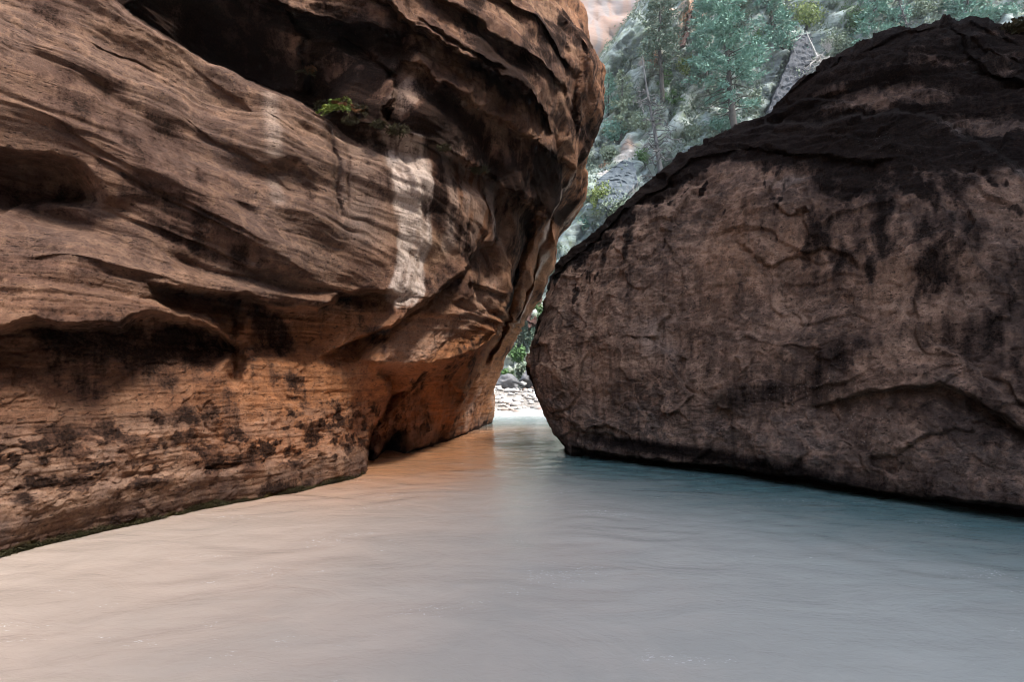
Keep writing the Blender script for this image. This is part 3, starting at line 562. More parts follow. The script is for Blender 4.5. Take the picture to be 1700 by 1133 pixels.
def rock_mesh(name, seed, sub=3, flat=(1, 1, 0.7), rough=0.35):
    bm = bmesh.new(); bmesh.ops.create_icosphere(bm, subdivisions=sub, radius=1)
    V = np.array([v.co[:] for v in bm.verts], np.float32); n = V / np.linalg.norm(V, axis=1)[:, None]
    r = 1 + rough * fbm(n * 0.9 + seed * 7.7, 3) ; Vn = n * r[:, None]
    rs = np.random.default_rng(seed)                       # a few planar facets
    for _ in range(7):
        d = rs.normal(size=3); d /= np.linalg.norm(d); c = rs.uniform(0.62, 0.9)
        k = Vn @ d; m = k > c; Vn[m] -= ((k[m] - c)[:, None] * 0.85) * d
    Vn *= np.array(flat)
    for v, c in zip(bm.verts, Vn): v.co = c
    for f in bm.faces: f.smooth = True
    me = bpy.data.meshes.new(name); bm.to_mesh(me); bm.free(); return me
def stone_material(name, a, b, spot):
    t = NT(name); n_ = t.noise(1.6, 7, 0.62, dist=0.4); f_ = t.noise(11, 6, 0.7)
    return t.done(t.mix(t.rng(f_, 0.45, 0.7, 0, 0.6), t.ramp(n_, [(0.3, a), (0.7, b)]), spot), 0.9, t.bump(t.math('ADD', n_, t.math('MULTIPLY', f_, 0.4)), 0.6, 0.08), 0.25)
M_PALE = stone_material('pale_cobble', (0.26, 0.25, 0.24), (0.42, 0.40, 0.385), (0.18, 0.16, 0.15))
M_PINK = stone_material('pink_cobble', (0.26, 0.20, 0.175), (0.36, 0.29, 0.26), (0.17, 0.13, 0.11))
M_SLATE = stone_material('grey_rock', (0.075, 0.078, 0.085), (0.17, 0.17, 0.18), (0.05, 0.05, 0.055))
M_REDROCK = stone_material('red_rock', (0.024, 0.012, 0.010), (0.065, 0.03, 0.024), (0.014, 0.008, 0.007))
cob = [rock_mesh('cobble', 20 + k, 2, (1, random.uniform(.7, 1), random.uniform(.45, .7))) for k in range(6)]
for k, m in enumerate(cob): m.materials.append(M_PINK if k == 2 else M_PALE)
for k in range(110):
    y = random.uniform(24.2, 36.0); x = (random.uniform(812, 905) - 850) / F * y
    s = random.uniform(0.14, 0.34) * (1.25 if random.random() < .15 else 1)
    o = link('river_cobble', random.choice(cob)); z0 = float(bar_z(np.array([x]), np.array([y]))[0])
    o.location = (x, y, max(z0, -0.1) + s * 0.2); o.scale = (s * random.uniform(.8, 1.3), s, s); o.rotation_euler = (random.uniform(-.2, .2), random.uniform(-.2, .2), random.uniform(0, 6.3))
    setp(o, 'pale rounded cobble among others on the far gravel bar', 'stone', 'pale cobbles on the gravel bar')

# ------------------------------------------------------------------ far side: steep wooded slope and cliff
GZ = [(-2, -2.4), (0, 0), (1, 0.8), (8, 6), (20, 12), (46, 24), (80, 37), (120, 52)]
def slope_base(x, z):
    y = 37.0 + np.interp(z, *zip(*GZ)) - 0.28 * x + 0.0012 * x * x
    zc = 36.8 + 1.7 * (x - 10.6)
    return y, np.maximum(0, z - zc)
def slope_y(x, z):
    y, ov = slope_base(x, z)
    p = np.stack([x, y * 0 + 5, z], -1).astype(np.float32)
    ca, sa = math.cos(rad(55)), math.sin(rad(55))
    al = p[..., 0] * ca + p[..., 2] * sa; ac = -p[..., 0] * sa + p[..., 2] * ca
    ac = ac + 0.8 * fbm(p * 0.16, 3)
    st = np.stack([al * 0.10, ac * 0.55, 0 * al], -1)
    y = y + 2.2 * fbm(p * 0.07, 4) + 1.3 * fbm(st, 4, 0.55)
    saw = (ac * 0.42 + 0.6 * noise(p * 0.2)) % 1; y = y - 0.4 * np.abs(((ac * 1.7 + noise(p * .5)) % 1) - .5) - 1.1 * np.where(saw < .82, saw / .82, (1 - saw) / .18)
    return y + 2.2 * ov
X, Z = np.meshgrid(np.linspace(-14, 78, 440), np.r_[np.linspace(-2, 75, 370), np.linspace(76, 120, 30)])
Ys = slope_y(X, Z); Ps = np.stack([X, Ys, Z], -1); Ns = grid_normals(Ps, 1)
if Ns[200, 200, 1] > 0: Ns = -Ns
sp = Ps.reshape(-1, 3).astype(np.float32); dsp = 0.25 * fbm(sp * 0.6, 4, 0.6) + chips(sp, 2.6, .16, .16, 51) + chips(sp, 1.0, .06, .12, 52)
Ps = Ps + Ns * dsp.reshape(X.shape)[..., None]
sp = Ps.reshape(-1, 3).astype(np.float32)
def slope_hit(px, py):
    """where the line of sight through a pixel of the photograph meets the slope"""
    Y = np.linspace(24, 130, 1600); W = at(px, py, Y); g = slope_y(W[:, 0], W[:, 2]) - W[:, 1]
    k = np.argmax(g < 0) if (g < 0).any() else len(Y) - 1
    return W[k]
t = NT('mossy_slope_rock')
va, pa, wa = t.attr('m1'); big = t.noise(0.13, 8, 0.65, dist=0.6); med = t.noise(0.8, 8, 0.68); fine = t.noise(5, 7, 0.72)
lay = t.noise(1.0, 8, 0.65, v=t.map((0.22, 0.3, 1.9), (0, rad(-55), 0)), dist=0.5)
col = t.ramp(big, [(0.38, (0.14, 0.18, 0.185)), (0.5, (0.225, 0.27, 0.262)), (0.60, (0.31, 0.335, 0.31))])
col = t.mix(t.rng(lay, 0.47, 0.60, 0, 0.8), col, (0.085, 0.10, 0.105))
col = t.mix(t.math('MULTIPLY', t.rng(med, 0.45, 0.66), 0.65), col, (0.12, 0.16, 0.075))
col = t.mix(t.math('MULTIPLY', wa, t.rng(med, 0.3, 0.6, 0.4, 1)), col, (0.42, 0.19, 0.11))
col = t.mix(va, col, (0.12, 0.13, 0.15)); col = t.mix(pa, col, (0.62, 0.55, 0.50))
col = t.mix(t.rng(fine, 0.42, 0.72, 0, 0.5), col, (0.10, 0.12, 0.09))
M_SLOPE = t.done(col, 0.92, t.bump(t.math('ADD', lay, t.math('ADD', t.math('MULTIPLY', med, 0.6), t.math('MULTIPLY', fine, 0.25))), 0.9, 0.35), 0.25)
def near_px(px, py, r):
    c = slope_hit(px, py); return np.exp(-(((sp - c) ** 2).sum(1) / r ** 2) ** 1.5)
va = 0.8 * near_px(1310, 130, 3.2) ; pa = near_px(1038, 258, 0.9) + near_px(1004, 285, .7); wa = near_px(1145, 25, 1.7) + near_px(1135, 60, 1.2) + .8 * near_px(1080, 95, 1.1) + .7 * near_px(1110, 20, 1.2) + .8 * near_px(1000, 272, .7) + .7 * near_px(1040, 240, .8) + .6 * near_px(1280, 205, 1.)
o = link('wooded_slope', mesh_np('wooded_slope', Ps, grid_faces(*X.shape, flip=True), {'m1': np.clip(np.stack([va, pa, wa], -1), 0, 1)}), M_SLOPE)
setp(o, 'steep pale green rock slope rising behind the boulder', 'slope', kind='structure')
# far pink cliff, higher up on the left
X, Z = np.meshgrid(np.linspace(-60, 70, 130), np.linspace(-1, 150, 150)); p = np.stack([X, 0 * X + 8, Z], -1).astype(np.float32)
al = X * 0.5 + Z; Yc = 88 + 0.10 * Z + 3 * fbm(p * 0.05, 4) + 0.8 * fbm(np.stack([X * 0.05, 0 * X, (Z - 0.45 * X) * 0.5], -1), 4) - 1.6 * (((Z - 0.42 * X) * 0.11 + 0.3 * noise(p * 0.08)) % 1)
t = NT('pink_cliff_rock'); n_ = t.noise(0.09, 7, 0.6); l_ = t.noise(1.0, 7, 0.6, v=t.map((0.5, 0.5, 0.03))); y_ = t.noise(1.0, 7, 0.6, v=t.map((0.06, 0.06, 0.8), (0, rad(-24), 0)))
col = t.mix(t.rng(l_, 0.4, 0.65), (0.215, 0.15, 0.125), (0.175, 0.158, 0.16)); col = t.mix(t.rng(y_, 0.35, 0.65, 0, 0.25), col, (0.235, 0.185, 0.16)); col = t.mix(t.rng(n_, 0.5, 0.7, 0, .5), col, (0.23, 0.13, 0.095))
M_PINKC = t.done(col, 0.95, t.bump(y_, 0.5, 0.3), 0.2)
o = link('far_cliff', mesh_np('far_cliff', np.stack([X, Yc, Z], -1), grid_faces(*X.shape, flip=True)), M_PINKC); setp(o, 'distant pink sandstone cliff above the slope', 'cliff', kind='structure')
# unseen canyon wall right of the boulder, added to shade the foreground
yy = np.linspace(-50, 13, 120); zz = np.linspace(-2, 31, 120); Yr, Z = np.meshgrid(yy, zz); p = np.stack([0 * Yr + 3, Yr, Z], -1).astype(np.float32)
Xr = np.interp(Yr, [-50, -20, -6, 4, 13], [7, 8, 9, 11.5, 20]) + 0.10 * Z + 1.2 * fbm(p * 0.16, 4) + 0.35 * fbm(np.stack([0 * Yr, Yr * 0.15, Z * 1.2], -1), 3)
o = link('shade_wall_right', mesh_np('shade_wall_right', np.stack([Xr, Yr, Z], -1), grid_faces(*Yr.shape), {'m1': np.zeros((Yr.size, 3)) + np.array([.25, 0, .4]), 'm2': np.zeros((Yr.size, 3))}), M_WALL)
setp(o, 'unseen sandstone wall right of the boulder, added to shade the foreground', 'cliff', kind='structure')

xx = np.linspace(-34, 16, 90); zz = np.linspace(-2, 22, 90); X, Z = np.meshgrid(xx, zz); p = np.stack([X, 0 * X - 4, Z], -1).astype(np.float32)  # unseen wall behind the camera, added to cut low sky fill
Yr = -34 - 0.12 * Z + 1.8 * fbm(p * 0.14, 4) + 0.35 * fbm(np.stack([X * 0.15, 0 * X, Z * 1.2], -1), 3)
o = link('shade_wall_downstream', mesh_np('shade_wall_downstream', np.stack([X, Yr, Z], -1), grid_faces(*X.shape), {'m1': np.zeros((X.size, 3)) + np.array([.25, 0, .4]), 'm2': np.zeros((X.size, 3))}), M_WALL)
setp(o, 'unseen sandstone wall behind the viewpoint, added to cut sky light', 'cliff', kind='structure')

# ------------------------------------------------------------------ plants
class Acc:
    def __init__(s): s.v = []; s.f = []; s.n = 0
    def add(s, V, Fc):
        V = np.asarray(V, float).reshape(-1, 3); s.v.append(V); s.f.append(np.asarray(Fc, int) + s.n); s.n += len(V)
    def tube(s, pts, r, sides=6):
        pts = np.asarray(pts, float); n = len(pts); r = np.broadcast_to(r, n); d = np.gradient(pts, axis=0); d /= np.linalg.norm(d, axis=1)[:, None] + 1e-9
        a = np.cross(d, np.where(np.abs(d[:, 2:]) > 0.9, [[1, 0, 0]], [[0, 0, 1]])); a /= np.linalg.norm(a, axis=1)[:, None] + 1e-9; b = np.cross(d, a)
        th = np.linspace(0, 2 * math.pi, sides, endpoint=False)
        V = pts[:, None] + r[:, None, None] * (a[:, None] * np.cos(th)[None, :, None] + b[:, None] * np.sin(th)[None, :, None])
        i = np.arange(n * sides).reshape(n, sides); j = np.roll(i, -1, 1)
        q = np.stack([i[:-1], j[:-1], j[1:], i[1:]], -1).reshape(-1, 4)
        s.add(V, np.concatenate([q[:, [0, 1, 2]], q[:, [0, 2, 3]]]))
    def leaves(s, c, d, L, W):
        """one folded leaf blade per centre c, along d"""
        c = np.asarray(c); n = len(c); d = d / (np.linalg.norm(d, axis=1)[:, None] + 1e-9)
        q = RNG.normal(size=(n, 3)); w = np.cross(d, q); w /= np.linalg.norm(w, axis=1)[:, None] + 1e-9; up = np.cross(w, d)
        L = np.broadcast_to(L, n)[:, None]; W = np.broadcast_to(W, n)[:, None]
        V = np.stack([c, c + d * L * .45 + w * W, c + d * L + up * L * .12, c + d * L * .45 - w * W], 1)
        i = np.arange(n)[:, None] * 4
        s.add(V, np.concatenate([i + [0, 1, 2], i + [0, 2, 3]]))
    def mesh(s, name, smooth=False): return mesh_np(name, np.concatenate(s.v), np.concatenate(s.f), smooth=smooth)
def leaf_material(name, a, b, c):
    t = NT(name); n_ = t.noise(0.9, 4, 0.7); f_ = t.noise(7, 3, 0.7)
    m = t.done(t.mix(t.rng(f_, 0.4, 0.65), t.ramp(n_, [(0.35, a), (0.65, b)]), c), 0.75, None, 0.3); return m
LM = {'teal': leaf_material('blue_green_needles', (0.06, 0.140, 0.118), (0.14, 0.25, 0.205), (0.10, 0.19, 0.13)),
      'dark': leaf_material('dark_needles', (0.05, 0.10, 0.08), (0.09, 0.155, 0.12), (0.10, 0.105, 0.065)),
      'green': leaf_material('green_leaves', (0.05, 0.11, 0.035), (0.09, 0.17, 0.05), (0.07, 0.13, 0.05)),
      'yellow': leaf_material('yellow_green_leaves', (0.13, 0.17, 0.04), (0.20, 0.23, 0.06), (0.10, 0.15, 0.05)),
      'sage': leaf_material('sage_leaves', (0.11, 0.16, 0.12), (0.19, 0.24, 0.17), (0.13, 0.15, 0.09)),
      'scrub': leaf_material('scrub_leaves', (0.075, 0.12, 0.098), (0.16, 0.205, 0.155), (0.12, 0.135, 0.095)),
      'rust': leaf_material('dry_fronds', (0.16, 0.065, 0.02), (0.25, 0.11, 0.03), (0.10, 0.045, 0.02)),
      'fern': leaf_material('fern_fronds', (0.11, 0.16, 0.025), (0.22, 0.25, 0.04), (0.07, 0.12, 0.02)),
      'moss': leaf_material('moss_leaves', (0.030, 0.028, 0.010), (0.065, 0.056, 0.018), (0.045, 0.034, 0.014))}
M_BARK = stone_material('grey_bark', (0.025, 0.022, 0.02), (0.055, 0.05, 0.046), (0.015, 0.012, 0.011))
M_DEAD = stone_material('bleached_wood', (0.26, 0.245, 0.235), (0.40, 0.38, 0.36), (0.15, 0.14, 0.13))
M_DEADG = stone_material('weathered_grey_wood', (0.04, 0.040, 0.042), (0.10, 0.10, 0.102), (0.022, 0.02, 0.02))
def trunk_line(h, lean, bend, n=14):
    t_ = np.linspace(0, 1, n); p = np.stack([lean[0] * t_ * h, lean[1] * t_ * h, t_ * h], -1)
    w = np.cumsum(RNG.normal(size=(n, 2)) * bend * h / n, axis=0); w[0] = 0; p[:, :2] += w; return p
def conifer(px, py, pytop, pxtop, r, col, dens, label, start=0.2, group='conifers on the slope', sparse=1.0):
    base = slope_hit(px, py); topp = at(pxtop, pytop, base[1]); h = topp[2] - base[2]
    root = empty('conifer_tree', base - np.array([0, 0, .3])); setp(root, label, 'tree', group)
    line = trunk_line(h, ((topp[0] - base[0]) / h, 0), 0.05); rr = 0.016 * h * (1 - 0.93 * np.linspace(0, 1, 14)) + .012
    br = Acc(); br.tube(line, rr, 8); lf = Acc(); nb = int(h * 7.5 * dens)
    for k in range(nb):
        t_ = start * 0.6 + (1 - start * 0.6) * (k + RNG.uniform()) / nb
        o_ = np.array([np.interp(t_, np.linspace(0, 1, 14), line[:, i]) for i in range(3)])
        az = RNG.uniform(0, 6.283); L = r * ((1 - t_) ** 0.75 * 0.95 + 0.10) * RNG.uniform(0.45, 1.15)
        n = 6; q = np.linspace(0, 1, n); el = RNG.uniform(-0.15, 0.35) * (0.4 + t_)
        pts = o_ + L * np.stack([np.cos(az) * q, np.sin(az) * q, el * q - 0.28 * q * q + 0.12 * q ** 3], -1)
        pts[1:] += RNG.normal(size=(n - 1, 3)) * L * 0.03
        br.tube(pts, np.linspace(0.018 + .012 * L, 0.005, n), 4)
        if t_ < start and RNG.uniform() < 0.7 or RNG.uniform() > sparse: continue
        m = int(34 * L + 14); tt = RNG.uniform(0.22, 1.0, m) ** 0.8
        c = np.stack([np.interp(tt, q, pts[:, i]) for i in range(3)], -1) + RNG.normal(size=(m, 3)) * np.array([.16, .16, .10]) * (0.5 + 0.25 * L)
        d = (pts[-1] - pts[0]) / L + RNG.normal(size=(m, 3)) * 0.75 + np.array([0, 0, .15])
        lf.leaves(c, d, RNG.uniform(.22, .50, m), RNG.uniform(.035, .085, m))
    link('trunk', br.mesh('trunk', True), M_BARK, root); link('crown', lf.mesh('crown'), LM[col], root)
    return root
def snag(px, py, pytop, pxtop, mat, label, rbase=0.2, nb=26, low=0.05, hi=0.95, lf=1.0):
    base = slope_hit(px, py) - np.array([0, 1.2, 0]); base[2] = at(px, py, base[1])[2] - 1.0; topp = at(pxtop, pytop, base[1] - .5); h = topp[2] - base[2]
    root = empty('dead_tree', base - np.array([0, 0, .3])); setp(root, label, 'dead tree')
    line = trunk_line(h, ((topp[0] - base[0]) / h, -.03), 0.03); br = Acc(); br.tube(line, rbase * (1 - 0.9 * np.linspace(0, 1, 14)) + .012, 8)
    for k in range(nb):
        t_ = RNG.uniform(low, hi); o_ = np.array([np.interp(t_, np.linspace(0, 1, 14), line[:, i]) for i in range(3)])
        az = RNG.uniform(0, 6.283); L = lf * RNG.uniform(.12, .24) * h * (1 - .75 * t_); n = 7; q = np.linspace(0, 1, n)
        pts = o_ + L * np.stack([np.cos(az) * q, np.sin(az) * q, .35 * q - RNG.uniform(.3, 1.0) * q * q], -1); pts[1:] += RNG.normal(size=(n - 1, 3)) * L * .05
        br.tube(pts, np.linspace(.075, .02, n), 4)
        for _ in range(3):
            i = RNG.integers(2, n); e = pts[i] + RNG.normal(size=3) * L * .25; br.tube([pts[i], (pts[i] + e) / 2 + RNG.normal(size=3) * .05, e], [.035, .026, .014], 4)
    link('trunk', br.mesh('trunk', True), mat, root); return root
def shrub(px, py, wpx, hpx, col, label, n=900, base=None, leaf=1.0, bare=False, group='shrubs on the slope', name='shrub'):
    b = slope_hit(px, py + hpx / 2) if base is None else np.asarray(base); sc = b[1] / F; w = wpx * sc / 2; h = hpx * sc
    root = empty(name, b); setp(root, label, 'shrub', group)
    st = Acc(); tips = []
    for k in range(16 if not bare else 60):
        az = RNG.uniform(0, 6.283); e = RNG.uniform(.35, 1); L = RNG.uniform(.5, 1.05); q = np.linspace(0, 1, 6)
        pts = np.stack([np.cos(az) * w * e * q * L, np.sin(az) * w * .7 * e * q * L, h * L * (q ** .8) * (1.05 - .45 * e)], -1); pts[1:] += RNG.normal(size=(5, 3)) * .05 * w
        st.tube(pts, np.linspace(.035, .008, 6) * min(1, w) * leaf, 4); tips.append(pts)
    link('stems', st.mesh('stems'), M_DEAD if bare else M_BARK, root)
    if not bare:
        lf = Acc(); T_ = np.array(tips); i = RNG.integers(0, len(T_), n); q = RNG.integers(2, 6, n)
        c = T_[i, q] + RNG.normal(size=(n, 3)) * np.array([.20 * w, .2 * w, .13 * h]); c[:, 2] = np.abs(c[:, 2])
        lf.leaves(c, RNG.normal(size=(n, 3)) + np.array([0, 0, .4]), RNG.uniform(.12, .30, n) * leaf, RNG.uniform(.04, .09, n) * leaf)
        link('foliage', lf.mesh('foliage'), LM[col], root)
    return root

conifer(1224, 262, -110, 1188, 4.2, 'teal', 1.25, 'tall blue-green pine with bare lower branches just above the boulder crest', 0.34)
conifer(1100, 165, -75, 1086, 2.6, 'dark', 1.2, 'dark narrow conifer with brown stems on the pale slab', 0.30)
conifer(984, 90, 8, 979, 1.6, 'sage', 0.9, 'small pale conifer against the pink cliff beside the canyon wall', 0.15, sparse=.7)
conifer(1113, 196, 108, 1106, 1.5, 'green', 1.2, 'small bright green conifer below the dark narrow one', 0.1)
conifer(1280, 95, -90, 1272, 3.2, 'teal', 1.1, 'bushy blue-green conifer at the top edge right of the tall pine', 0.1)
conifer(1175, 150, -20, 1165, 2.2, 'teal', 1.0, 'slim blue-green conifer half hidden behind the tall pine', 0.15)
conifer(1030, 240, 110, 1032, 2.0, 'sage', 1.0, 'thin grey-green conifer left of the tall grey snag', 0.15, sparse=.75)
conifer(1010, 190, 120, 1012, 1.4, 'teal', 1.0, 'little conifer tight beside the bulging canyon wall', 0.1, sparse=.8)
conifer(1445, 100, -40, 1455, 2.6, 'teal', 1.1, 'round blue-green conifer above the upper boulder edge', 0.1)
conifer(1600, 60, -60, 1612, 2.4, 'teal', 1.1, 'dark blue-green conifer over the notch in the boulder top', 0.1)
conifer(1235, 120, -60, 1228, 2.0, 'dark', 1.0, 'dark conifer squeezed between the tall pine and the bushy conifer', 0.2)
snag(1094, 300, 84, 1066, M_DEADG, 'tall grey dead tree with tangled bare branches rising from the boulder edge', .26, 60, .05, .75)
snag(1364, 122, 42, 1341, M_DEAD, 'white leaning dead tree standing on the boulder crest', .17, 34, .03, .55, 1.8)
snag(1065, 175, 128, 1058, M_DEAD, 'short thin pale dead stem behind the tall grey dead tree', .06, 5)
snag(1500, 60, -30, 1492, M_DEADG, 'grey leafless tree above the highest part of the boulder', .12, 30)
SH = [(1340, 22, 70, 55, 'yellow', 'yellow-green bush above the white dead tree'), (1068, 262, 26, 40, 'green', 'bright green bush at the foot of the tall grey dead tree'),
      (996, 330, 40, 60, 'yellow', 'yellow-green bush beside the lower canyon wall bulge'), (1022, 345, 46, 34, 'sage', 'pale sage bush right of the yellow-green one at the lower slope'),
      (970, 372, 30, 30, 'teal', 'small blue-green bush low beside the canyon wall'), (880, 560, 34, 36, 'dark', 'dark green bush in the upper part of the gap'),
      (862, 590, 30, 26, 'green', 'green bush in the middle of the gap beside the canyon wall'), (872, 612, 40, 18, 'sage', 'low sage bush just above the gravel bar'), (893, 520, 20, 40, 'green', 'green bush high in the gap beside the boulder'),
      (900, 460, 16, 40, 'sage', 'pale bush near the top of the gap'), (1300, 60, 60, 50, 'teal', 'teal bush left of the yellow-green bush'), (1395, 70, 60, 45, 'sage', 'sage bush right of the white dead tree'),
      (1420, 30, 70, 50, 'green', 'green bush high above the boulder crest'), (1530, 15, 60, 30, 'sage', 'pale bush above the boulder summit'), (1560, 8, 50, 30, 'teal', 'blue-green bush over the boulder summit'),
      (1660, 18, 60, 30, 'teal', 'blue-green bush near the top right corner'), (1150, 215, 40, 30, 'sage', 'sage bush left of the tall pine trunk'), (1250, 165, 40, 34, 'sage', 'sage bush right of the tall pine trunk'),
      (1060, 205, 40, 34, 'sage', 'grey-green bush behind the tall grey dead tree'), (1020, 215, 44, 40, 'teal', 'blue-green bush left of the tall grey dead tree'), (1140, 110, 34, 34, 'yellow', 'olive bush on the pale slab below the red rib'),
      (1250, 60, 46, 40, 'green', 'green bush in front of the bushy conifer'), (1415, 95, 40, 26, 'green', 'low green bush touching the boulder edge right of the white dead tree'), (1125, 150, 40, 30, 'dark', 'dark olive bush left of the tall pine'),
      (1010, 250, 34, 30, 'sage', 'sage bush above the blue-grey slab'), (1200, 205, 60, 30, 'teal', 'blue-green bush at the foot of the tall pine'), (1490, 25, 50, 40, 'teal', 'teal bush left of the boulder summit'), (845, 622, 22, 14, 'green', 'small green bush where the canyon wall meets the gravel bar')]
for a_ in SH: shrub(*a_, n=int(500 + 14 * (a_[2] * a_[3]) ** .5 * 2))
shrub(1050, 318, 60, 46, 'sage', 'tangle of bare pale twigs at the boulder edge below the grey dead tree', bare=True, name='dry_shrub'); shrub(1222, 236, 40, 26, 'sage', 'bare twiggy shrub on the boulder edge below the tall pine', bare=True, name='dry_shrub'); shrub(1375, 70, 40, 34, 'sage', 'bare twiggy shrub behind the white dead tree', bare=True, name='dry_shrub')
bt = np.argmin((BPX - 1688) ** 2 + (BPY - 52) ** 2); shrub(1690, 44, 60, 20, 'moss', 'low olive plant cushion on the boulder top at the right edge', n=700, base=BP3[bt] - np.array([0, 0, .05]), leaf=.45, group='plants on the boulder', name='low_plant')
# undergrowth that covers the slope
ux, uy = to_px(sp); vis = np.where((ux > 780) & (ux < 1760) & (uy < 680) & (uy > -60) & (uy < lut(TOPL + [(2500, 960)], ux) + 110))[0]
gp = sp[RNG.choice(vis, 13000)] + RNG.normal(size=(13000, 3)) * .12; dens_ = fbm(gp * 0.22 + 2, 3) + .5 * fbm(gp * .9, 2); keep = (dens_ > RNG.uniform(-.25, .35, len(gp))) & (gp[:, 2] > 1.2); gp = gp[keep]
a = Acc(); n9 = 24; rep_ = np.repeat(gp, n9, 0) + RNG.normal(size=(len(gp) * n9, 3)) * np.array([.34, .25, .28]); a.leaves(rep_, RNG.normal(size=rep_.shape) + np.array([0, -.3, .5]), RNG.uniform(.14, .40, len(rep_)), RNG.uniform(.04, .10, len(rep_)))
o = link('undergrowth', a.mesh('undergrowth'), LM['scrub']); setp(o, 'low grey-green undergrowth scattered over the far slope', 'undergrowth', kind='stuff')

# ------------------------------------------------------------------ loose rocks on the far side
def slab(name, poly, thick, mat, label, lift=0.4):
    W = np.array([slope_hit(*q) for q in poly]); Y0 = W[:, 1].mean(); A = np.c_[W[:, 0], W[:, 2], np.ones(len(W))]; k = np.linalg.lstsq(A, W[:, 1], rcond=None)[0]
    F_ = np.array([at(q[0], q[1], 1.0) for q in poly]) - np.array([0, 0, CAM_Z])          # flat face through the fitted plane
    tt = (k[2] + k[1] * CAM_Z - lift) / (F_[:, 1] - k[0] * F_[:, 0] - k[1] * F_[:, 2]); Fr = F_ * tt[:, None] + np.array([0, 0, CAM_Z])
    bm = bmesh.new(); f = [bm.verts.new(v) for v in Fr]; b = [bm.verts.new(v + np.array([0.15 * thick, thick, -.2 * thick])) for v in Fr]; n = len(f)
    bm.faces.new(f); bm.faces.new(b[::-1])
    for i in range(n): bm.faces.new((f[i], b[i], b[(i + 1) % n], f[(i + 1) % n]))
    bmesh.ops.recalc_face_normals(bm, faces=bm.faces); bmesh.ops.bevel(bm, geom=bm.edges[:], offset=.08, segments=2, affect='EDGES', profile=.6)
    bmesh.ops.triangulate(bm, faces=bm.faces); bmesh.ops.subdivide_edges(bm, edges=bm.edges[:], cuts=3, use_grid_fill=True); bmesh.ops.subdivide_edges(bm, edges=bm.edges[:], cuts=2, use_grid_fill=True)
    V = np.array([v.co[:] for v in bm.verts], np.float32); dz = .16 * fbm(V * .8, 4) + chips(V * np.array([1, 1, 2.2], np.float32), 1.6, .05, .09, 31) + chips(V, .6, .02, .06, 32) + .10 * (((V[:, 2] * 1.3 + .5 * V[:, 0] + .5 * fbm(V * .5, 2)) % 1) - .5); dx = .16 * fbm(V * 1.3 + 4, 3)
    for v, d, e_ in zip(bm.verts, dz, dx): v.co.y += float(d); v.co.x += float(e_); v.co.z += float(e_) * .7
    me = bpy.data.meshes.new(name); bm.to_mesh(me); bm.free(); o = link(name, me, mat); setp(o, label, 'rock'); return o
M_BLUE = stone_material('blue_grey_slab', (0.045, 0.058, 0.068), (0.085, 0.102, 0.115), (0.03, 0.036, 0.042))
M_DARKS = stone_material('dark_slab', (0.016, 0.018, 0.023), (0.05, 0.055, 0.066), (0.008, 0.009, 0.011))
slab('rock_slab', [(1322, 56), (1347, 54), (1352, 90), (1346, 128), (1318, 170), (1285, 200), (1268, 205), (1290, 145), (1312, 95)], 2.2, M_DARKS, 'dark grey wedge-shaped slab left of the white dead tree', .9)
slab('rock_slab', [(990, 300), (1012, 282), (1030, 268), (1052, 270), (1060, 300), (1035, 330), (1008, 348), (992, 335)], 1.5, M_BLUE, 'smooth blue-grey slab below the two pale scars on the slope', .7)
slab('rock_rib', [(1150, -30), (1168, -30), (1158, 10), (1150, 40), (1136, 75), (1127, 80), (1140, 45), (1143, 15)], 1.6, M_REDROCK, 'narrow dark red rock rib between the dark conifer and the tall pine', .8)
slab('rock_block', [(880, 492), (893, 476), (898, 500), (893, 535), (878, 545), (874, 520)], 1.5, M_REDROCK, 'brown red rock block in the upper part of the gap', .8)
def far_rock(px, py, w, hgt, mat, label, seed, flat=(1, .8, .6), Y=None):
    Y = Y or 36; P0 = at(px, py, Y); o = link('bank_boulder', rock_mesh('bank_boulder', seed, 4, flat, .4), mat); s_ = w / 2 * Y / F
    o.location = P0; o.scale = (s_, s_, s_ * hgt); o.rotation_euler = (0, 0, seed); setp(o, label, 'boulder', 'boulders behind the gravel bar')
far_rock(843, 636, 38, 1.1, M_SLATE, 'rounded grey boulder behind the gravel bar beside the canyon wall', 41, Y=35.5); far_rock(884, 628, 46, 1.1, M_SLATE, 'large blue-grey boulder behind the gravel bar beside the giant boulder', 42, (1, .8, .75), 36.2)
far_rock(868, 638, 14, 1, M_PALE, 'small pale boulder between the two grey bank boulders', 43, Y=34.8); far_rock(905, 632, 30, 1, M_SLATE, 'dark bank boulder partly hidden by the giant boulder', 44, Y=35)
a = Acc(); p0 = at(852, 634, 34.6); p1 = at(872, 642, 33.8); a.tube([p0, (p0 + p1) / 2 + np.array([0, 0, .06]), p1], [.11, .1, .06], 8); o = link('driftwood_log', a.mesh('driftwood_log', True), M_DEADG); setp(o, 'dark driftwood log lying across the boulders behind the gravel bar', 'log')

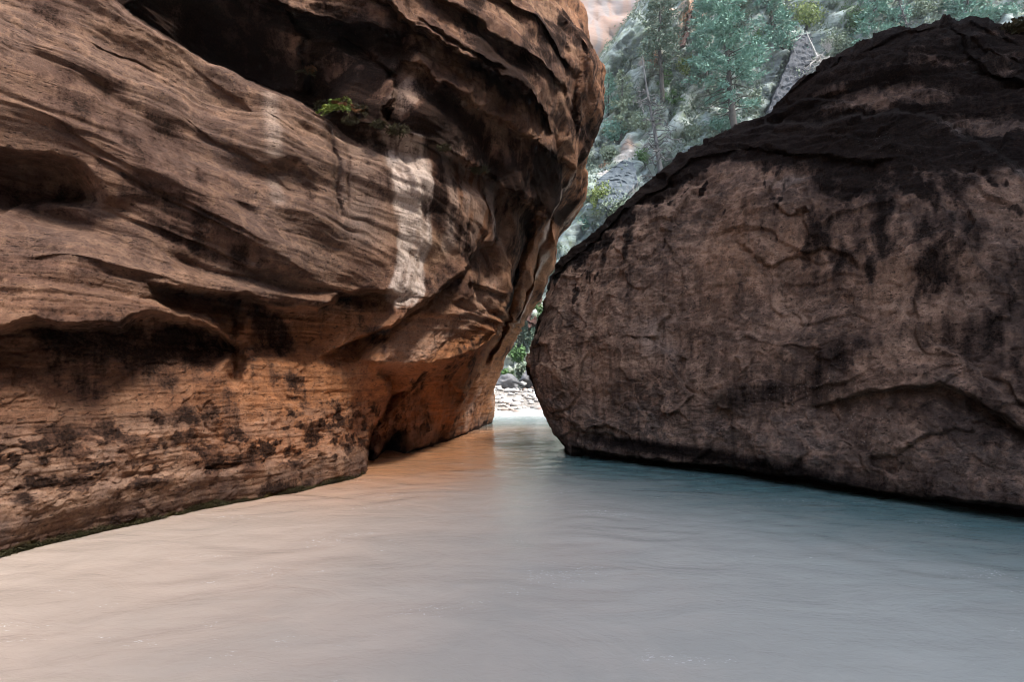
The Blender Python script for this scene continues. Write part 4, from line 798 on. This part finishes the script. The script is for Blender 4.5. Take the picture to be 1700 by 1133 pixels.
# ------------------------------------------------------------------ ferns and moss on the canyon wall
def frond(L, droop, col, parent, az, el):
    a = Acc(); n = 12; q = np.linspace(0, 1, n); pts = np.stack([L * q * math.cos(el), 0 * q, L * (q * math.sin(el) - droop * q * q)], -1); a.tube(pts, np.linspace(.003, .001, n), 4)
    for i in range(1, n):
        for sgn in (-1, 1):
            l = L * .26 * math.sin(math.pi * min(1, q[i] * .85 + .15)) + .008; d = np.array([[.55, sgn * 1.0, -.15 + RNG.normal() * .15]])
            for k in range(3):
                c = pts[i] + d[0] / np.linalg.norm(d[0]) * l * .3 * k; a.leaves(c[None], d + RNG.normal(size=(1, 3)) * .25, l * .55, l * .17)
    o = link('frond', a.mesh('frond'), LM[col], parent); o.rotation_euler = (0, 0, az); return o
def fern(px, py, Lpx, cols, label, n=11):
    b = on_wall(px, py); root = empty('fern', b + np.array([.02, -.02, 0])); setp(root, label, 'fern', 'ferns on the wall ledge'); L = Lpx * b[1] / F
    for k in range(n): frond(L * random.uniform(.7, 1.1), random.uniform(.5, 1.1), cols[k % len(cols)], root, -math.pi / 2 + random.uniform(-1.9, 1.9), random.uniform(.2, 1.2))
fern(560, 180, 46, ['fern', 'fern', 'fern', 'rust'], 'yellow-green fern growing on the ledge under the dark overhang', 14)
fern(598, 184, 34, ['rust', 'moss', 'moss'], 'smaller rust and dark green fern right of the yellow-green fern')
fern(514, 128, 30, ['moss', 'moss', 'rust'], 'dark hanging fern in the shaded crack above the yellow-green fern', 9)
def cushion(px, py, wpx, label):
    b = on_wall(px, py); w = wpx * b[1] / F / 2; n = 420; a = Acc(); d = RNG.normal(size=(n, 3)); d /= np.linalg.norm(d, axis=1)[:, None]; d[:, 1] = -np.abs(d[:, 1])
    a.leaves(d * np.array([w, w * .4, w * .5]) * RNG.uniform(.3, 1, (n, 1)), d + np.array([0, 0, -.4]) + RNG.normal(size=(n, 3)) * .4, w * RNG.uniform(.12, .35, n), w * .06)
    o = link('moss_cushion', a.mesh('moss_cushion'), LM['moss']); o.location = b; setp(o, label, 'moss', 'moss cushions along the seep line')
cushion(666, 214, 40, 'dark moss cushion above the white streak'); cushion(737, 242, 26, 'small dark moss tuft under the overhang right of the white streak'); cushion(800, 286, 34, 'dark moss tuft at the right end of the seep line')
cushion(533, 172, 34, 'dark moss tuft left of the yellow-green fern'); cushion(578, 196, 30, 'dark root tangle hanging below the yellow-green fern'); cushion(625, 205, 30, 'dark moss tuft between the rust fern and the white streak')
# moss fringe along the waterline
wz = wallP[NT_:, NE:NE + NUW].reshape(-1, 3); m = np.where((wz[:, 2] > 0.0) & (wz[:, 2] < 0.035 + .07 * fbm(wz * 2.5, 2)) & (wz[:, 1] < 8.6))[0]
c = wz[RNG.choice(m, 14000)] + RNG.normal(size=(14000, 3)) * .012; a = Acc(); a.leaves(c, RNG.normal(size=c.shape) + np.array([.8, -.6, -.5]), RNG.uniform(.012, .04, len(c)), RNG.uniform(.003, .007, len(c)))
o = link('waterline_moss', a.mesh('waterline_moss'), LM['moss']); setp(o, 'olive moss fringe along the foot of the canyon wall', 'moss', kind='stuff')


# ------------------------------------------------------------------ the air
t = NT('thin_haze'); t.t.nodes.remove(t.b); pv = t.t.nodes.new('ShaderNodeVolumePrincipled'); pv.inputs['Color'].default_value = (0.78, 0.90, 0.95, 1); pv.inputs['Density'].default_value = 0.0004; pv.inputs['Anisotropy'].default_value = 0.2
t.t.links.new(pv.outputs[0], t.out.inputs['Volume'])
bm = bmesh.new(); bmesh.ops.create_cube(bm, size=1)
for v in bm.verts: v.co = Vector((v.co.x * 2600, v.co.y * 2600 + 100, -2.6 if v.co.z < 0 else 160))
me = bpy.data.meshes.new('haze'); bm.to_mesh(me); bm.free(); o = link('haze', me, t.m); setp(o, 'thin pale haze filling the canyon', 'haze', kind='stuff')
